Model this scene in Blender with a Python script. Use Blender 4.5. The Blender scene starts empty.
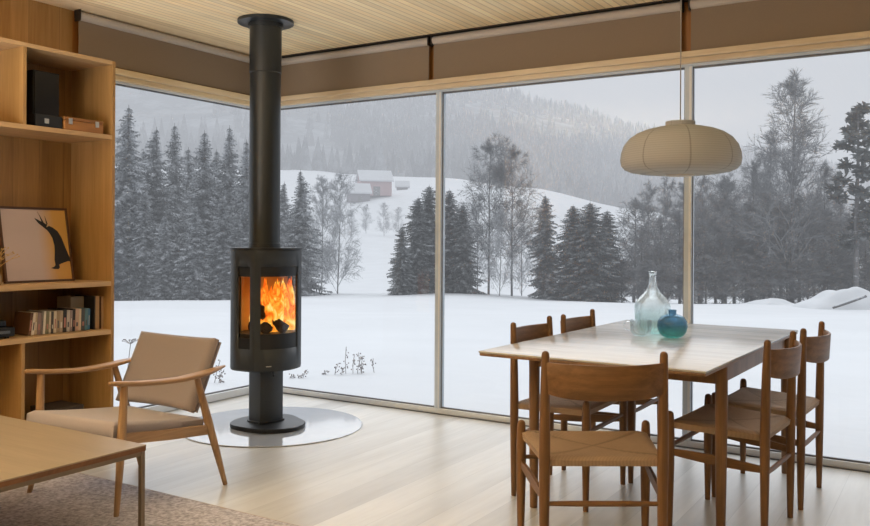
import bpy, bmesh, math, random
from mathutils import Vector, Matrix, noise
R = math.radians
scene = bpy.context.scene
COL = scene.collection

# ------------------------------------------------------------------ camera
# room frame: corner of the two glass walls at the origin, window_right wall along +X (y=0),
# window_left wall along -Y (x=0)
CAM = Vector((4.8688, -5.1770, 1.26))
FWD = Vector((-.5285, .8490, 0)).normalized()
RGT = Vector((FWD.y, -FWD.x, 0))
F = 843.0
cam = bpy.data.cameras.new('camera')
cam_o = bpy.data.objects.new('camera', cam)
COL.objects.link(cam_o)
cam.sensor_width = 36
cam.lens = F * 36 / 870
cam.shift_y = -24 / 870
cam.clip_end = 3000
cam.clip_start = .02
m = Matrix((RGT, Vector((0, 0, 1)), -FWD)).transposed().to_4x4()
cam_o.matrix_world = Matrix.Translation(CAM) @ m @ Matrix.Rotation(R(.35), 4, 'Z')
scene.camera = cam_o
scene.view_settings.view_transform = 'Standard'
scene.view_settings.look = 'None'
scene.view_settings.exposure = 0.0
scene.cycles.max_bounces = 10
scene.cycles.transparent_max_bounces = 40
scene.cycles.diffuse_bounces = 5
scene.cycles.glossy_bounces = 4
scene.cycles.transmission_bounces = 8
scene.cycles.sample_clamp_indirect = 6
scene.cycles.use_denoising = True
scene.cycles.caustics_reflective = False

# ------------------------------------------------------------------ mesh helper
class MB:
    def __init__(s):
        s.bm = bmesh.new()
    def box(s, a, b, bevel=0, seg=2, mat=None):
        r = bmesh.ops.create_cube(s.bm, size=1)
        vs = r['verts']
        c = [(a[i] + b[i]) / 2 for i in range(3)]
        d = [abs(b[i] - a[i]) for i in range(3)]
        for v in vs:
            v.co = Vector((v.co.x * d[0] + c[0], v.co.y * d[1] + c[1], v.co.z * d[2] + c[2]))
        if mat is not None:
            for v in vs: v.co = mat @ v.co
        if bevel > 0:
            es = list({e for v in vs for e in v.link_edges})
            bmesh.ops.bevel(s.bm, geom=es, offset=bevel, segments=seg, affect='EDGES', profile=.5)
        return s
    def ring(s, pts):
        return [s.bm.verts.new(p) for p in pts]
    def bridge(s, r0, r1, closed=True):
        n = len(r0)
        for i in range(n if closed else n - 1):
            j = (i + 1) % n
            try: s.bm.faces.new((r0[i], r0[j], r1[j], r1[i]))
            except ValueError: pass
    def cap(s, r, flip=False):
        try: s.bm.faces.new(r[::-1] if not flip else r)
        except ValueError: pass
    def tube(s, pts, rad, n=12, caps=True, flat=None):
        """sweep; rad number or list; flat=(sx,sy) ellipse scale; keeps a stable frame"""
        pts = [Vector(p) for p in pts]
        if not isinstance(rad, (list, tuple)): rad = [rad] * len(pts)
        rings = []
        up = None
        for i, p in enumerate(pts):
            if i == 0: t = pts[1] - p
            elif i == len(pts) - 1: t = p - pts[i - 1]
            else: t = (pts[i + 1] - pts[i - 1])
            t.normalize()
            if up is None:
                up = Vector((0, 0, 1)) if abs(t.z) < .9 else Vector((1, 0, 0))
            x = up.cross(t).normalized()
            y = t.cross(x).normalized()
            up = y
            f = flat if flat else (1, 1)
            r = rad[i]
            if isinstance(r, (tuple, list)): rx_, ry_ = r
            else: rx_, ry_ = r * f[0], r * f[1]
            rings.append(s.ring([p + x * (rx_ * math.cos(2 * math.pi * k / n)) + y * (ry_ * math.sin(2 * math.pi * k / n)) for k in range(n)]))
        for a, b in zip(rings, rings[1:]): s.bridge(a, b)
        if caps:
            s.cap(rings[0]); s.cap(rings[-1], True)
        return s
    def rounded_bar(s, pts, rad, n=12):
        """tube with domed far end"""
        pts = [Vector(p) for p in pts]; rad = list(rad)
        t = (pts[-1] - pts[-2]).normalized(); e = pts[-1]; r = rad[-1]
        for k in (.5, .8, .95):
            pts.append(e + t * r * k); rad.append(r * math.sqrt(1 - k * k) + .0002)
        return s.tube(pts, rad, n)
    def lathe(s, prof, n=32, c=(0, 0, 0), ang=None):
        rings = []
        for r, z in prof:
            if r < 1e-6: rings.append([s.bm.verts.new((c[0], c[1], c[2] + z))])
            else: rings.append(s.ring([(c[0] + r * math.cos(2 * math.pi * k / n), c[1] + r * math.sin(2 * math.pi * k / n), c[2] + z) for k in range(n)]))
        for a, b in zip(rings, rings[1:]):
            if len(a) == 1 and len(b) == 1: continue
            if len(a) == 1:
                for k in range(n): s.bm.faces.new((a[0], b[(k + 1) % n], b[k]))
            elif len(b) == 1:
                for k in range(n): s.bm.faces.new((a[k], a[(k + 1) % n], b[0]))
            else: s.bridge(a, b)
        return s
    def prism(s, poly, z0, z1, bevel=0):
        a = s.ring([(x, y, z0) for x, y in poly]); b = s.ring([(x, y, z1) for x, y in poly])
        s.bridge(a, b); s.cap(a); s.cap(b, True)
        if bevel:
            es = [e for e in s.bm.edges if all(v in b for v in e.verts)] + [e for e in s.bm.edges if all(v in a for v in e.verts)]
            bmesh.ops.bevel(s.bm, geom=es, offset=bevel, segments=2, affect='EDGES', profile=.5)
        return s
    def tri(s, a, b, c):
        s.bm.faces.new((s.bm.verts.new(a), s.bm.verts.new(b), s.bm.verts.new(c)))
    def quad(s, a, b, c, d):
        s.bm.faces.new([s.bm.verts.new(q) for q in (a, b, c, d)])
    def grid(s, fn, nu, nv, closed_u=False):
        g = [[s.bm.verts.new(fn(i / nu, j / nv)) for j in range(nv + 1)] for i in range(nu + (0 if closed_u else 1))]
        for i in range(nu if closed_u else nu):
            i2 = (i + 1) % len(g)
            for j in range(nv):
                s.bm.faces.new((g[i][j], g[i2][j], g[i2][j + 1], g[i][j + 1]))
        return g
    def build(s, name, mat, parent=None, smooth=False, loc=None, angle=35, recalc=True):
        if recalc: bmesh.ops.recalc_face_normals(s.bm, faces=s.bm.faces)
        me = bpy.data.meshes.new(name)
        s.bm.to_mesh(me); s.bm.free()
        if smooth:
            for p in me.polygons: p.use_smooth = True
            try: me.set_sharp_from_angle(angle=R(angle))
            except Exception: pass
        o = bpy.data.objects.new(name, me)
        if isinstance(mat, (list, tuple)):
            for q in mat: me.materials.append(q)
        else: me.materials.append(mat)
        COL.objects.link(o)
        if parent: o.parent = parent
        if loc: o.location = loc
        return o

def tag(o, label=None, cat=None, group=None, kind=None):
    if label: o['label'] = label
    if cat: o['category'] = cat
    if group: o['group'] = group
    if kind: o['kind'] = kind
    return o

def thing(name, label, cat, loc=(0, 0, 0), rz=0, group=None):
    o = bpy.data.objects.new(name, None)
    o.empty_display_size = .1
    COL.objects.link(o)
    o.location = loc; o.rotation_euler = (0, 0, rz)
    return tag(o, label, cat, group)

def copy_tree(o, parent=None):
    c = o.copy(); COL.objects.link(c)
    if parent: c.parent = parent
    for ch in list(o.children): copy_tree(ch, c)
    return c

# ------------------------------------------------------------------ materials
def new(name):
    mt = bpy.data.materials.new(name); mt.use_nodes = True
    nt = mt.node_tree; nt.nodes.clear()
    return mt, nt, nt.nodes, nt.links

def N(nt, t, **kw):
    n = nt.nodes.new(t)
    for k, v in kw.items():
        if k in n.inputs.keys() if hasattr(n.inputs, 'keys') else False: n.inputs[k].default_value = v
        else: setattr(n, k, v)
    return n

def principled(name, col, rough=.5, metal=0, spec=.5, bump=None, trans=0, coat=0, emis=None, sheen=0):
    """bump = (scale, strength, distance)"""
    mt, nt, ns, L = new(name)
    out = ns.new('ShaderNodeOutputMaterial'); b = ns.new('ShaderNodeBsdfPrincipled')
    L.new(b.outputs[0], out.inputs[0])
    b.inputs['Roughness'].default_value = rough
    b.inputs['Metallic'].default_value = metal
    b.inputs['Specular IOR Level'].default_value = spec
    b.inputs['Coat Weight'].default_value = coat
    b.inputs['Sheen Weight'].default_value = sheen
    tc = ns.new('ShaderNodeTexCoord')
    nz = ns.new('ShaderNodeTexNoise'); nz.inputs['Scale'].default_value = bump[0] if bump else 6
    nz.inputs['Detail'].default_value = 4
    L.new(tc.outputs['Object'], nz.inputs['Vector'])
    mx = ns.new('ShaderNodeMix'); mx.data_type = 'RGBA'
    L.new(nz.outputs['Fac'], mx.inputs[0])
    mx.inputs[6].default_value = (*[c * .9 for c in col], 1)
    mx.inputs[7].default_value = (*[min(1, c * 1.1) for c in col], 1)
    L.new(mx.outputs[2], b.inputs['Base Color'])
    if bump:
        bp = ns.new('ShaderNodeBump'); bp.inputs['Strength'].default_value = bump[1]; bp.inputs['Distance'].default_value = bump[2]
        L.new(nz.outputs['Fac'], bp.inputs['Height']); L.new(bp.outputs[0], b.inputs['Normal'])
    if emis:
        b.inputs['Emission Color'].default_value = (*emis[0], 1); b.inputs['Emission Strength'].default_value = emis[1]
    return mt

def wood(name, c1, c2, axis='x', scale=1.0, rough=.45, contrast=.5, plank=None, groove=.5, coords='Object', coat=0, ring=14, plank_len=None):
    """grain runs along axis. plank=(across axis index, width) adds board joints"""
    mt, nt, ns, L = new(name)
    out = ns.new('ShaderNodeOutputMaterial'); b = ns.new('ShaderNodeBsdfPrincipled'); L.new(b.outputs[0], out.inputs[0])
    b.inputs['Roughness'].default_value = rough; b.inputs['Coat Weight'].default_value = coat
    b.inputs['Coat Roughness'].default_value = .25
    tc = ns.new('ShaderNodeTexCoord')
    mp = ns.new('ShaderNodeMapping')
    s = [ring * scale] * 3; s['xyz'.index(axis)] = .9 * scale
    mp.inputs['Scale'].default_value = s
    src = tc.outputs[coords]
    if plank:
        # shift grain per plank
        sx = ns.new('ShaderNodeSeparateXYZ'); L.new(src, sx.inputs[0])
        dv = ns.new('ShaderNodeMath'); dv.operation = 'DIVIDE'; L.new(sx.outputs[plank[0]], dv.inputs[0]); dv.inputs[1].default_value = plank[1]
        fl = ns.new('ShaderNodeMath'); fl.operation = 'FLOOR'; L.new(dv.outputs[0], fl.inputs[0])
        wn = ns.new('ShaderNodeTexWhiteNoise'); wn.noise_dimensions = '1D'; L.new(fl.outputs[0], wn.inputs['W'])
        ad = ns.new('ShaderNodeVectorMath'); ad.operation = 'MULTIPLY_ADD'
        L.new(wn.outputs['Color'], ad.inputs[0]); ad.inputs[1].default_value = (7, 7, 7); L.new(src, ad.inputs[2])
        L.new(ad.outputs[0], mp.inputs['Vector'])
    else:
        L.new(src, mp.inputs['Vector'])
    n1 = ns.new('ShaderNodeTexNoise'); n1.inputs['Scale'].default_value = 1; n1.inputs['Detail'].default_value = 5; n1.inputs['Roughness'].default_value = .6
    n1.inputs['Distortion'].default_value = .6
    L.new(mp.outputs[0], n1.inputs['Vector'])
    n2 = ns.new('ShaderNodeTexNoise'); n2.inputs['Scale'].default_value = 7; n2.inputs['Detail'].default_value = 3
    L.new(mp.outputs[0], n2.inputs['Vector'])
    mixv = ns.new('ShaderNodeMath'); mixv.operation = 'MULTIPLY_ADD'; L.new(n2.outputs['Fac'], mixv.inputs[0]); mixv.inputs[1].default_value = .35
    L.new(n1.outputs['Fac'], mixv.inputs[2])
    cr = ns.new('ShaderNodeValToRGB')
    cr.color_ramp.elements[0].position = .67 - contrast * .35; cr.color_ramp.elements[0].color = (*c1, 1)
    cr.color_ramp.elements[1].position = .67 + contrast * .35; cr.color_ramp.elements[1].color = (*c2, 1)
    L.new(mixv.outputs[0], cr.inputs[0])
    col = cr.outputs[0]
    bp = ns.new('ShaderNodeBump'); bp.inputs['Strength'].default_value = .12; bp.inputs['Distance'].default_value = .002
    h = n2.outputs['Fac']
    if plank:
        vr = ns.new('ShaderNodeMath'); vr.operation = 'MULTIPLY_ADD'; L.new(wn.outputs['Value'], vr.inputs[0]); vr.inputs[1].default_value = .22; vr.inputs[2].default_value = .88
        fr = ns.new('ShaderNodeMath'); fr.operation = 'FRACT'; L.new(dv.outputs[0], fr.inputs[0])
        c5 = ns.new('ShaderNodeMath'); c5.operation = 'SUBTRACT'; L.new(fr.outputs[0], c5.inputs[0]); c5.inputs[1].default_value = .5
        ab = ns.new('ShaderNodeMath'); ab.operation = 'ABSOLUTE'; L.new(c5.outputs[0], ab.inputs[0])
        mr = ns.new('ShaderNodeMapRange'); L.new(ab.outputs[0], mr.inputs[0])
        gw = plank[2] if len(plank) > 2 else .004
        mr.inputs[1].default_value = .5 - gw / plank[1]; mr.inputs[2].default_value = .5 - gw * .4 / plank[1]
        mr.inputs[3].default_value = 1; mr.inputs[4].default_value = 1 - groove
        m1 = ns.new('ShaderNodeMath'); m1.operation = 'MULTIPLY'; L.new(vr.outputs[0], m1.inputs[0]); L.new(mr.outputs[0], m1.inputs[1])
        vm = ns.new('ShaderNodeVectorMath'); vm.operation = 'SCALE'; L.new(col, vm.inputs[0]); L.new(m1.outputs[0], vm.inputs['Scale'])
        col = vm.outputs[0]
    L.new(h, bp.inputs['Height'])
    L.new(bp.outputs[0], b.inputs['Normal'])
    L.new(col, b.inputs['Base Color'])
    return mt

def srgb(r, g, b):
    f = lambda c: c / 255 / 12.92 if c / 255 <= .04045 else ((c / 255 + .055) / 1.055) ** 2.4
    return (f(r), f(g), f(b))

def pane_glass(name, tint=(.97, .98, .98), refl=1.0, ior=1.45):
    mt, nt, ns, L = new(name)
    out = ns.new('ShaderNodeOutputMaterial'); mx = ns.new('ShaderNodeMixShader')
    t = ns.new('ShaderNodeBsdfTransparent'); t.inputs[0].default_value = (*tint, 1)
    g = ns.new('ShaderNodeBsdfGlossy'); g.inputs['Roughness'].default_value = .0; g.inputs[0].default_value = (refl, refl, refl, 1)
    fr = ns.new('ShaderNodeFresnel')
    ge = ns.new('ShaderNodeNewGeometry'); io = ns.new('ShaderNodeMapRange'); L.new(ge.outputs['Backfacing'], io.inputs[0])
    io.inputs[3].default_value = ior; io.inputs[4].default_value = 1 / ior; L.new(io.outputs[0], fr.inputs[0])
    L.new(fr.outputs[0], mx.inputs[0]); L.new(t.outputs[0], mx.inputs[1]); L.new(g.outputs[0], mx.inputs[2]); L.new(mx.outputs[0], out.inputs[0])
    return mt

M = {}
OAK1, OAK2 = srgb(168, 116, 66), srgb(206, 158, 104)
M['floor'] = wood('floor_boards', srgb(176, 173, 166), srgb(210, 210, 206), 'y', .55, rough=.32, contrast=.9, plank=(0, .19, .0025), groove=.18, ring=9)
M['ceiling'] = wood('ceiling_slats', srgb(245, 216, 166), srgb(255, 235, 192), 'y', .8, rough=.6, plank=(0, .052, .007), groove=.30)
M['ceiling_plain'] = wood('ceiling_border', srgb(236, 212, 170), srgb(248, 228, 192), 'y', .8, rough=.6)
M['wall_wood'] = wood('wall_panelling', srgb(150, 110, 54), srgb(178, 138, 80), 'z', .8, rough=.5, plank=(1, .21, .003), groove=.3)
M['wall_wood_x'] = wood('wall_panelling_x', srgb(150, 110, 54), srgb(178, 138, 80), 'z', .8, rough=.5, plank=(0, .21, .003), groove=.3)
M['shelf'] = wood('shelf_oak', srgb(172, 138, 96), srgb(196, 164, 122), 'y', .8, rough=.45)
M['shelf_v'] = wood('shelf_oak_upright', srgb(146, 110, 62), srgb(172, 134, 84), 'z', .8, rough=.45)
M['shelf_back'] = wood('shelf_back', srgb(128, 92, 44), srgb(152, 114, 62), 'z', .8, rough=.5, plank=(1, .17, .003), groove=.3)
M['trim_light'] = wood('trim_pine_x', srgb(204, 182, 148), srgb(228, 210, 178), 'x', 1, rough=.5)
M['trim_light_y'] = wood('trim_pine_y', srgb(214, 190, 148), srgb(238, 218, 180), 'y', 1, rough=.5)
M['header'] = wood('header_wood', srgb(150, 96, 40), srgb(176, 120, 60), 'z', 1, rough=.5)
M['chair_wood'] = wood('chair_oak', srgb(104, 73, 42), srgb(134, 97, 60), 'z', 1.6, rough=.5, ring=20)
M['chair_wood_x'] = wood('chair_oak_x', srgb(104, 73, 42), srgb(134, 97, 60), 'x', 1.6, rough=.5, ring=20)
M['chair_wood_y'] = wood('chair_oak_y', srgb(104, 73, 42), srgb(134, 97, 60), 'y', 1.6, rough=.5, ring=20)
M['table_top'] = wood('table_top', srgb(160, 156, 150), srgb(206, 205, 202), 'x', .8, rough=.2, plank=(1, .155, .002), groove=.2, contrast=.9)
M['table_wood'] = wood('table_legs', srgb(112, 82, 52), srgb(142, 106, 72), 'z', 1.2, rough=.42)
M['arm_wood'] = wood('armchair_oak', srgb(146, 112, 78), srgb(178, 144, 106), 'z', 1.6, rough=.4, ring=20)
M['arm_wood_y'] = wood('armchair_oak_y', srgb(146, 112, 78), srgb(178, 144, 106), 'y', 1.6, rough=.4, ring=20)
M['coffee'] = wood('coffee_top', srgb(140, 126, 106), srgb(164, 150, 130), 'x', .9, rough=.33, contrast=.8)
M['coffee_edge'] = wood('coffee_edge', srgb(106, 70, 40), srgb(130, 90, 54), 'x', 1, rough=.5)
M['bronze'] = principled('bronzed_steel', srgb(134, 120, 102), .35, .7)
M['alu'] = principled('grey_aluminium', srgb(200, 212, 224), .4, .0)
M['alu_dark'] = principled('dark_gasket', srgb(112, 114, 118), .5, 0)
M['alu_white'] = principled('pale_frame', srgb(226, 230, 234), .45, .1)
M['glass'] = pane_glass('window_glass', (.965, .975, .98), 1.0, 1.28)
M['blind'] = principled('blind_fabric', srgb(138, 122, 104), .9, 0, .2, bump=(300, .2, .001))
M['blind_roller'] = principled('blind_roller_fabric', srgb(190, 180, 168), .8, 0, .2, bump=(200, .1, .001))
M['dark_metal'] = principled('dark_bracket', srgb(62, 54, 46), .5, .4)
M['cast'] = principled('black_cast_iron', srgb(50, 54, 58), .45, .2, bump=(180, .12, .001))
M['cast_dark'] = principled('dark_cast_iron', srgb(30, 32, 35), .5, .2, bump=(120, .1, .001))
M['flue'] = principled('black_flue', srgb(46, 50, 52), .34, .3)
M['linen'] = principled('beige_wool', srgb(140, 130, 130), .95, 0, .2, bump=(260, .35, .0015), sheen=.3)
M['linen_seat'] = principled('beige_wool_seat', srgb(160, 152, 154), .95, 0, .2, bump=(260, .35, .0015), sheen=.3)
M['black'] = principled('matt_black', srgb(16, 16, 18), .5)
M['black_gloss'] = principled('gloss_black', srgb(14, 14, 16), .2)
M['silver'] = principled('silver_metal', srgb(190, 188, 182), .3, .8)
M['stone_glass'] = principled('hearth_glass', srgb(176, 182, 190), .04, 0, .9, coat=.6)
M['ash'] = principled('charred_log', srgb(48, 30, 20), .9, bump=(30, .6, .01))
M['brick'] = principled('vermiculite_lining', srgb(196, 160, 120), .9, bump=(40, .2, .003))

# woven cord seat
def cord_material(hw, hd):
    mt, nt, ns, L = new('paper_cord')
    out = ns.new('ShaderNodeOutputMaterial'); b = ns.new('ShaderNodeBsdfPrincipled'); L.new(b.outputs[0], out.inputs[0])
    b.inputs['Roughness'].default_value = .8
    tc = ns.new('ShaderNodeTexCoord'); sp = ns.new('ShaderNodeSeparateXYZ'); L.new(tc.outputs['Object'], sp.inputs[0])
    def mth(op, a, b_=None, c=None):
        n = ns.new('ShaderNodeMath'); n.operation = op
        for i, q in enumerate((a, b_, c)):
            if q is None: continue
            if isinstance(q, (int, float)): n.inputs[i].default_value = q
            else: L.new(q, n.inputs[i])
        return n.outputs[0]
    ax = mth('DIVIDE', mth('ABSOLUTE', sp.outputs[0]), hw)
    ay = mth('DIVIDE', mth('ABSOLUTE', sp.outputs[1]), hd)
    sel = mth('GREATER_THAN', ax, ay)
    co = ns.new('ShaderNodeMix'); co.data_type = 'FLOAT'; L.new(sel, co.inputs[0]); L.new(sp.outputs[0], co.inputs[2]); L.new(sp.outputs[1], co.inputs[3])
    w = mth('ABSOLUTE', mth('SINE', mth('MULTIPLY', co.outputs[0], math.pi / .0052)))
    seam = mth('MINIMUM', mth('MULTIPLY', mth('ABSOLUTE', mth('SUBTRACT', ax, ay)), 14), 1)
    cr = ns.new('ShaderNodeValToRGB'); L.new(w, cr.inputs[0])
    cr.color_ramp.elements[0].color = (*srgb(98, 78, 60), 1); cr.color_ramp.elements[1].color = (*srgb(182, 156, 130), 1)
    cr.color_ramp.elements[1].position = .75
    nz = ns.new('ShaderNodeTexNoise'); nz.inputs['Scale'].default_value = 9; L.new(tc.outputs['Object'], nz.inputs['Vector'])
    k = mth('MULTIPLY', mth('MULTIPLY_ADD', seam, .35, .65), mth('MULTIPLY_ADD', nz.outputs['Fac'], .4, .8))
    vm = ns.new('ShaderNodeVectorMath'); vm.operation = 'SCALE'; L.new(cr.outputs[0], vm.inputs[0]); L.new(k, vm.inputs['Scale'])
    L.new(vm.outputs[0], b.inputs['Base Color'])
    bp = ns.new('ShaderNodeBump'); bp.inputs['Strength'].default_value = .5; bp.inputs['Distance'].default_value = .002; L.new(w, bp.inputs['Height']); L.new(bp.outputs[0], b.inputs['Normal'])
    return mt
M['cord'] = cord_material(.25, .2)

# rug
def rug_material():
    mt, nt, ns, L = new('rug_wool')
    out = ns.new('ShaderNodeOutputMaterial'); b = ns.new('ShaderNodeBsdfPrincipled'); L.new(b.outputs[0], out.inputs[0])
    b.inputs['Roughness'].default_value = 1; b.inputs['Specular IOR Level'].default_value = .1
    tc = ns.new('ShaderNodeTexCoord')
    v = ns.new('ShaderNodeTexVoronoi'); v.inputs['Scale'].default_value = 75; L.new(tc.outputs['Object'], v.inputs['Vector'])
    n = ns.new('ShaderNodeTexNoise'); n.inputs['Scale'].default_value = 60; n.inputs['Detail'].default_value = 5; L.new(tc.outputs['Object'], n.inputs['Vector'])
    cr = ns.new('ShaderNodeValToRGB'); L.new(n.outputs['Fac'], cr.inputs[0])
    cr.color_ramp.elements[0].position = .35; cr.color_ramp.elements[0].color = (*srgb(150, 146, 150), 1)
    cr.color_ramp.elements[1].position = .68; cr.color_ramp.elements[1].color = (*srgb(206, 202, 208), 1)
    L.new(cr.outputs[0], b.inputs['Base Color'])
    bp = ns.new('ShaderNodeBump'); bp.inputs['Strength'].default_value = .5; bp.inputs['Distance'].default_value = .003
    L.new(v.outputs['Distance'], bp.inputs['Height']); L.new(bp.outputs[0], b.inputs['Normal'])
    return mt
M['rug'] = rug_material()

# ------------------------------------------------------------------ room shell
CEIL = 2.72
XR, YB = 7.2, -8.2
def struct(name, mb, mat, parent=None, **k):
    o = mb.build(name, mat, parent, **k)
    o['kind'] = 'structure'
    return o
struct('floor', MB().box((-.02, YB, -.1), (XR, .02, 0)), M['floor'])
struct('ceiling', MB().box((.2, YB, CEIL), (XR, 0, CEIL + .1)), M['ceiling'])
struct('trim_1', MB().box((-.1, YB, CEIL), (.2, .1, CEIL + .1)), M['ceiling_plain'])
struct('wall_left', MB().box((-.12, YB, 0), (0, -1.80, CEIL)), M['wall_wood'])
struct('wall_back', MB().box((-.12, YB - .1, 0), (XR, YB, CEIL)), principled('white_wall', srgb(150, 134, 112), .8))
struct('wall_right', MB().box((XR, YB, 0), (XR + .1, .1, CEIL)), principled('white_wall_b', srgb(150, 134, 112), .8))
# header above the glass
struct('wall_front', MB().box((-.1, 0, 2.40), (XR, .1, CEIL)), M['header'])
struct('wall_left', MB().box((-.1, -1.80, 2.40), (0, .1, CEIL)), M['header'])
# pale wooden trims under the blinds
t = MB().box((0, -.075, 2.365), (XR, .06, 2.40), .004); t.box((0, -.045, 2.335), (XR, .06, 2.365), .003)
struct('trim_2', t, M['trim_light'], smooth=False)
t = MB().box((-.06, -1.80, 2.350), (.075, -.075, 2.392), .004); t.box((-.06, -1.80, 2.318), (.045, -.045, 2.350), .003)
struct('trim_3', t, M['trim_light_y'])

# windows: right wall panes
xs = [.03, 1.685, 3.47, 5.24, 7.1]
wn = 0
for a, b in zip(xs, xs[1:]):
    wn += 1
    f = MB()
    w = .016
    f.box((a, -.008, 2.318), (b, .05, 2.337), .002)          # top rail
    f.box((a, -.012, .042), (a + w, .05, 2.318), .002); f.box((b - w - .014, -.012, .042), (b, .05, 2.318), .002)
    o = struct('window_%d' % wn, f, M['alu'])
    MB().box((a, -.012, .006), (b, .05, .042), .003).build('bottom_rail', M['alu_white'], o)
    g = MB(); g.quad((a + w, .02, .042), (b - w - .013, .02, .042), (b - w - .013, .02, 2.318), (a + w, .02, 2.318))
    g.build('glass_pane', M['glass'], o)
    MB().box((a - .002, -.014, .045), (a + .013, -.010, 2.318), .001).build('white_glint_strip', M['alu_white'], o)  # pale strip added to paint the white glint along the post
    s = MB()
    for (p, q) in (((a + w, .002, .042), (b - w, .016, .052)), ((a + w, .002, 2.306), (b - w, .016, 2.318)), ((b - w - .020, .002, .052), (b - w - .014, .016, 2.306)), ((a + w, .002, .052), (a + w + .004, .016, 2.306))):
        s.box(p, q)
    s.build('gasket', M['alu_dark'], o)
# left wall pane
f = MB()
f.box((-.05, -1.80, .004), (.02, -.01, .06), .003); f.box((-.05, -1.80, 2.303), (.01, -.01, 2.320), .002)
f.box((-.05, -.045, .06), (.01, -.01, 2.303), .002)
o = struct('window_5', f, M['alu_white'])
g = MB(); g.quad((-.02, -1.80, .06), (-.02, -.045, .06), (-.02, -.045, 2.303), (-.02, -1.80, 2.303)); g.build('glass_pane', M['glass'], o)
s = MB().box((-.016, -1.80, .06), (-.002, -.045, .07)); s.box((-.016, -1.80, 2.293), (-.002, -.045, 2.303)); s.build('gasket', M['alu_dark'], o)
# dark shadow gap between floor and the glass front
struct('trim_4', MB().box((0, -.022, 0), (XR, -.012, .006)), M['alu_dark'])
# ceiling shadow gap strips
struct('trim_5', MB().box((.2, -.1, CEIL - .004), (XR, -.0, CEIL)), M['dark_metal'])

# ------------------------------------------------------------------ roller blinds
def roller_blind(label, p0, p1, inward, tail=2.402):
    """p0,p1 xy ends of the roller axis; inward = unit vector into the room"""
    t = thing('roller_blind', label, 'blind', (p0[0], p0[1], tail), 0, 'roller blinds above the windows')
    a = Vector((0, 0, 0)); d = Vector((p1[0] - p0[0], p1[1] - p0[1], 0)); ln = d.length; d.normalize()
    inw = Vector((*inward, 0))
    zc = 2.684 - tail
    mb = MB().tube([a + Vector((0, 0, zc)), d * ln + Vector((0, 0, zc))], .030, 20)
    mb.build('roller', M['blind_roller'], t, smooth=True)
    mb = MB()
    off = inw * .0
    for s0 in (0,):
        q0 = a + off; q1 = d * ln + off
        n = 20
        for side in (0, .0015):
            pass
        mb.box((0, 0, 0), (1, .002, 1), mat=Matrix.Translation(q0) @ Matrix(((d.x * ln, inw.x, 0, 0), (d.y * ln, inw.y, 0, 0), (0, 0, zc - .01, 0), (0, 0, 0, 1))))
    mb.build('blind_fabric', M['blind'], t)
    mb = MB()
    mb.box((0, 0, 0), (1, .01, .018), mat=Matrix.Translation(q0 - inw * .004) @ Matrix(((d.x * ln, inw.x, 0, 0), (d.y * ln, inw.y, 0, 0), (0, 0, 1, 0), (0, 0, 0, 1))))
    mb.build('bottom_bar', M['blind'], t)
    for e in (-.006, ln + .006):
        mb = MB().box((-.004, -.03, 2.65 - tail), (.004, .03, CEIL - tail), .001, mat=Matrix.Translation(d * e) @ Matrix(((d.x, inw.x, 0, 0), (d.y, inw.y, 0, 0), (0, 0, 1, 0), (0, 0, 0, 1))))
        mb.build('bracket', M['dark_metal'], t)
    return t
roller_blind('brown roller blind rolled up above the side window next to the bookcase', (.045, -1.787), (.045, -.09), (1, 0))
roller_blind('brown roller blind above the window directly behind the black stove pipe', (.10, -.045), (1.615, -.045), (0, -1))
roller_blind('brown roller blind above the middle window, between stove pipe and paper lamp', (1.655, -.045), (3.425, -.045), (0, -1))
roller_blind('brown roller blind above the window to the right of the hanging paper lamp', (3.485, -.045), (5.20, -.045), (0, -1))

# ------------------------------------------------------------------ bookcase
t = thing('bookcase', 'tall built-in oak bookcase with open compartments beside the side window', 'bookcase', (0, 0, 0))
FX = .43; BX = .012; Y1 = -1.797; Y0 = -3.42; TH = .022
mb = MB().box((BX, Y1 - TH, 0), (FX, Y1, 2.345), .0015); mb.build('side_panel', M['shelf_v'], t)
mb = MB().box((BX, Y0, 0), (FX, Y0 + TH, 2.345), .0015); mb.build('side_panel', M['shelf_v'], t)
for z0, z1 in ((2.322, 2.345), (1.860, 1.888), (.958, .988), (.662, .690), (.06, .085)):
    MB().box((BX + .012, Y0 + TH, z0), (FX - .001, Y1 - TH, z1), .0015).build('shelf', M['shelf'], t)
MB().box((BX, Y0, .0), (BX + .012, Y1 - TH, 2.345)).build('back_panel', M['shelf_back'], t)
for z0, z1 in ((1.888, 2.322), (.085, .662)):
    MB().box((BX + .012, -2.402, z0), (FX - .002, -2.380, z1), .0015).build('divider', M['shelf_v'], t)
MB().box((BX + .02, Y0 + TH, 0), (FX - .03, Y1 - TH, .06)).build('plinth', M['shelf'], t)

# things on the bookcase
t = thing('loudspeaker', 'black upright loudspeaker standing on the top shelf of the bookcase', 'speaker', (.19, -2.17, 1.888))
MB().box((-.1, -.085, .004), (.1, .085, .345), .004).build('cabinet', M['black'], t)
MB().box((.1, -.078, .012), (.108, .078, .337), .003).build('speaker_grille', M['black_gloss'], t)
t = thing('case', 'small black case with silver clasp on the top shelf, left of tan case', 'case', (.34, -2.225, 1.888))
MB().box((-.07, -.088, 0), (.07, .082, .072), .004).build('body', M['black'], t)
MB().box((.07, -.035, .022), (.075, -.008, .05), .001).build('clasp', M['silver'], t)
M['tan_case'] = wood('tan_case', srgb(134, 88, 42), srgb(160, 108, 56), 'y', 1.2, rough=.5)
t = thing('case', 'flat tan wooden case with two silver latches on the top shelf', 'case', (.34, -2.006, 1.888))
MB().box((-.08, -.132, .0), (.08, .132, .058), .004).build('body', M['tan_case'], t)
MB().box((-.08, -.132, .059), (.08, .132, .078), .004).build('lid', M['tan_case'], t)
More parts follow.
